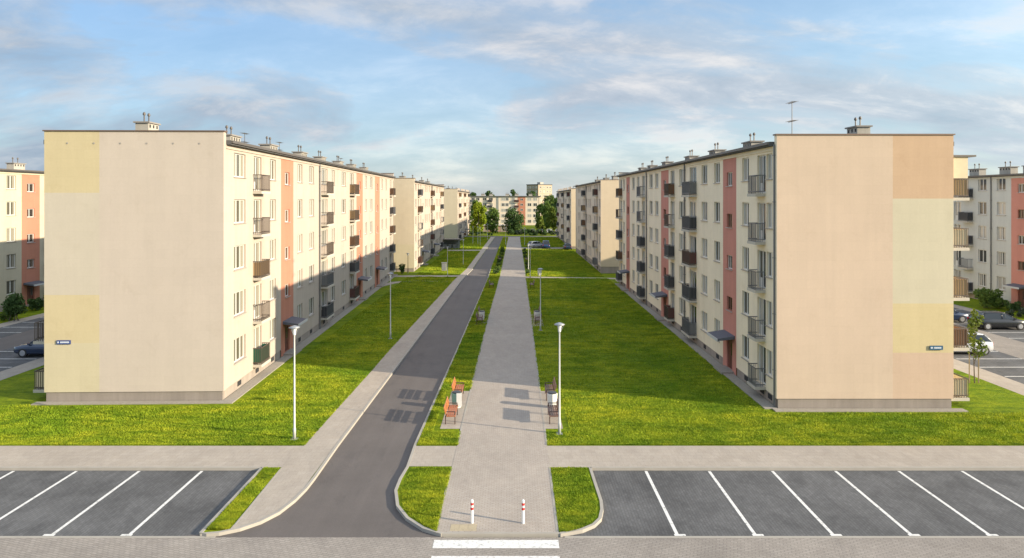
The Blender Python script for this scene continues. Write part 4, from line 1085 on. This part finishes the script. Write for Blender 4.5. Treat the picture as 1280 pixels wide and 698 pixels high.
# ------------------------------------------------------------------ sky, sun, camera
SUN_EL, SUN_AZ = 16.5, 19.0     # azimuth: degrees towards the camera from due right
wd_ = bpy.data.worlds.new('World'); sc.world = wd_; wd_.use_nodes = True
nt = wd_.node_tree; bg = nt.nodes['Background']
sky = nd(nt, 'ShaderNodeTexSky', sky_type='NISHITA', sun_disc=False, sun_elevation=rad(SUN_EL), sun_rotation=rad(90 + SUN_AZ), air_density=1.0, dust_density=.3, ozone_density=3.0)
d = nd(nt, 'ShaderNodeTexCoord').outputs['Generated']
sx = nd(nt, 'ShaderNodeSeparateXYZ'); nt.links.new(d, sx.inputs[0])
zc = nd(nt, 'ShaderNodeMath', operation='MAXIMUM', i_1=0.0); nt.links.new(sx.outputs[2], zc.inputs[0])
za = nd(nt, 'ShaderNodeMath', operation='ADD', i_1=.34); nt.links.new(zc.outputs[0], za.inputs[0])
cb = nd(nt, 'ShaderNodeCombineXYZ')
for i in (0, 1):
    dv = nd(nt, 'ShaderNodeMath', operation='DIVIDE'); nt.links.new(sx.outputs[i], dv.inputs[0]); nt.links.new(za.outputs[0], dv.inputs[1]); nt.links.new(dv.outputs[0], cb.inputs[i])
mp = nd(nt, 'ShaderNodeMapping'); mp.inputs['Scale'].default_value = (.85, 1.35, 1); mp.inputs['Rotation'].default_value = (0, 0, rad(-16)); mp.inputs['Location'].default_value = (2.3, .4, 0)
nt.links.new(cb.outputs[0], mp.inputs[0])
n1 = noise(nt, mp.outputs[0], .85, 9, .56, .5); n2 = noise(nt, mp.outputs[0], 3.2, 8, .62, .3)
mm = nd(nt, 'ShaderNodeMath', operation='MULTIPLY_ADD', i_1=.34, i_2=-.17); nt.links.new(n2, mm.inputs[0])
sm = nd(nt, 'ShaderNodeMath', operation='ADD'); nt.links.new(n1, sm.inputs[0]); nt.links.new(mm.outputs[0], sm.inputs[1])
cov = ramp(nt, sm.outputs[0], [(.385, (0, 0, 0)), (.50, (.65,) * 3), (.60, (.96,) * 3)])
# thin veil towards the horizon; dense cloud added higher up, out of view, as fill
hz = ramp(nt, sx.outputs[2], [(.0, (.8,) * 3), (.14, (.52,) * 3), (.29, (.22,) * 3), (.42, (.8,) * 3)])
hs = nd(nt, 'ShaderNodeMath', operation='MAXIMUM'); nt.links.new(cov, hs.inputs[0]); nt.links.new(hz, hs.inputs[1])
shade = ramp(nt, n2, [(.34, (1.5, 1.9, 2.4)), (.50, (2.0, 2.35, 2.8)), (.64, (3.0, 3.12, 3.3))])
lift = ramp(nt, sx.outputs[2], [(.29, (1, 1, 1)), (.42, (2.4, 2.4, 2.4)), (.62, (2.0, 2.05, 2.1)), (1.0, (1.3, 1.3, 1.25))])  # bright cloud band added above the view to fill the shaded walls
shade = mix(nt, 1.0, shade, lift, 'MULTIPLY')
skyt = mix(nt, 1.0, sky.outputs[0], (.98, .98, .96), 'MULTIPLY')
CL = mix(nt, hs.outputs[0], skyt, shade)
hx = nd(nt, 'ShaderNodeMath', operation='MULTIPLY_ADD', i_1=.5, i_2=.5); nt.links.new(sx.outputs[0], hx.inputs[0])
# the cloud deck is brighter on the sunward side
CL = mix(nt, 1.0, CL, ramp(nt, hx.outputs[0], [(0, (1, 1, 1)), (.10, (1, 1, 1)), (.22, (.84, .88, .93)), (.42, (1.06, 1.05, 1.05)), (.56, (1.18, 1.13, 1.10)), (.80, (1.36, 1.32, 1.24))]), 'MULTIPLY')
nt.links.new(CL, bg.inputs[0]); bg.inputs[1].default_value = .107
sl = bpy.data.lights.new('Sun', 'SUN'); sl.energy = 4.5; sl.angle = rad(.5); sl.color = (1.0, .86, .64)
so = bpy.data.objects.new('Sun', sl); COL.objects.link(so)
tod = Vector((-math.cos(rad(SUN_AZ)) * math.cos(rad(SUN_EL)), math.sin(rad(SUN_AZ)) * math.cos(rad(SUN_EL)), -math.sin(rad(SUN_EL))))
so.rotation_euler = tod.to_track_quat('-Z', 'Y').to_euler(); so.location = (60, -20, 40)
cam = bpy.data.cameras.new('Camera'); cam.lens = 24; cam.sensor_width = 36; cam.shift_y = -(349 - 248.5) / 1280; cam.clip_end = 5000; cam.clip_start = .5
co = bpy.data.objects.new('Camera', cam); COL.objects.link(co); co.location = (0, 0, 11.3); co.rotation_euler = (rad(90), 0, 0); sc.camera = co
vs = sc.view_settings; sc.display_settings.display_device = 'sRGB'
vs.view_transform = 'Standard'; vs.look = 'None'; vs.exposure = 1.05; vs.gamma = 1; vs.use_curve_mapping = False
sc.cycles.use_denoising = True
sc.cycles.max_bounces = 6
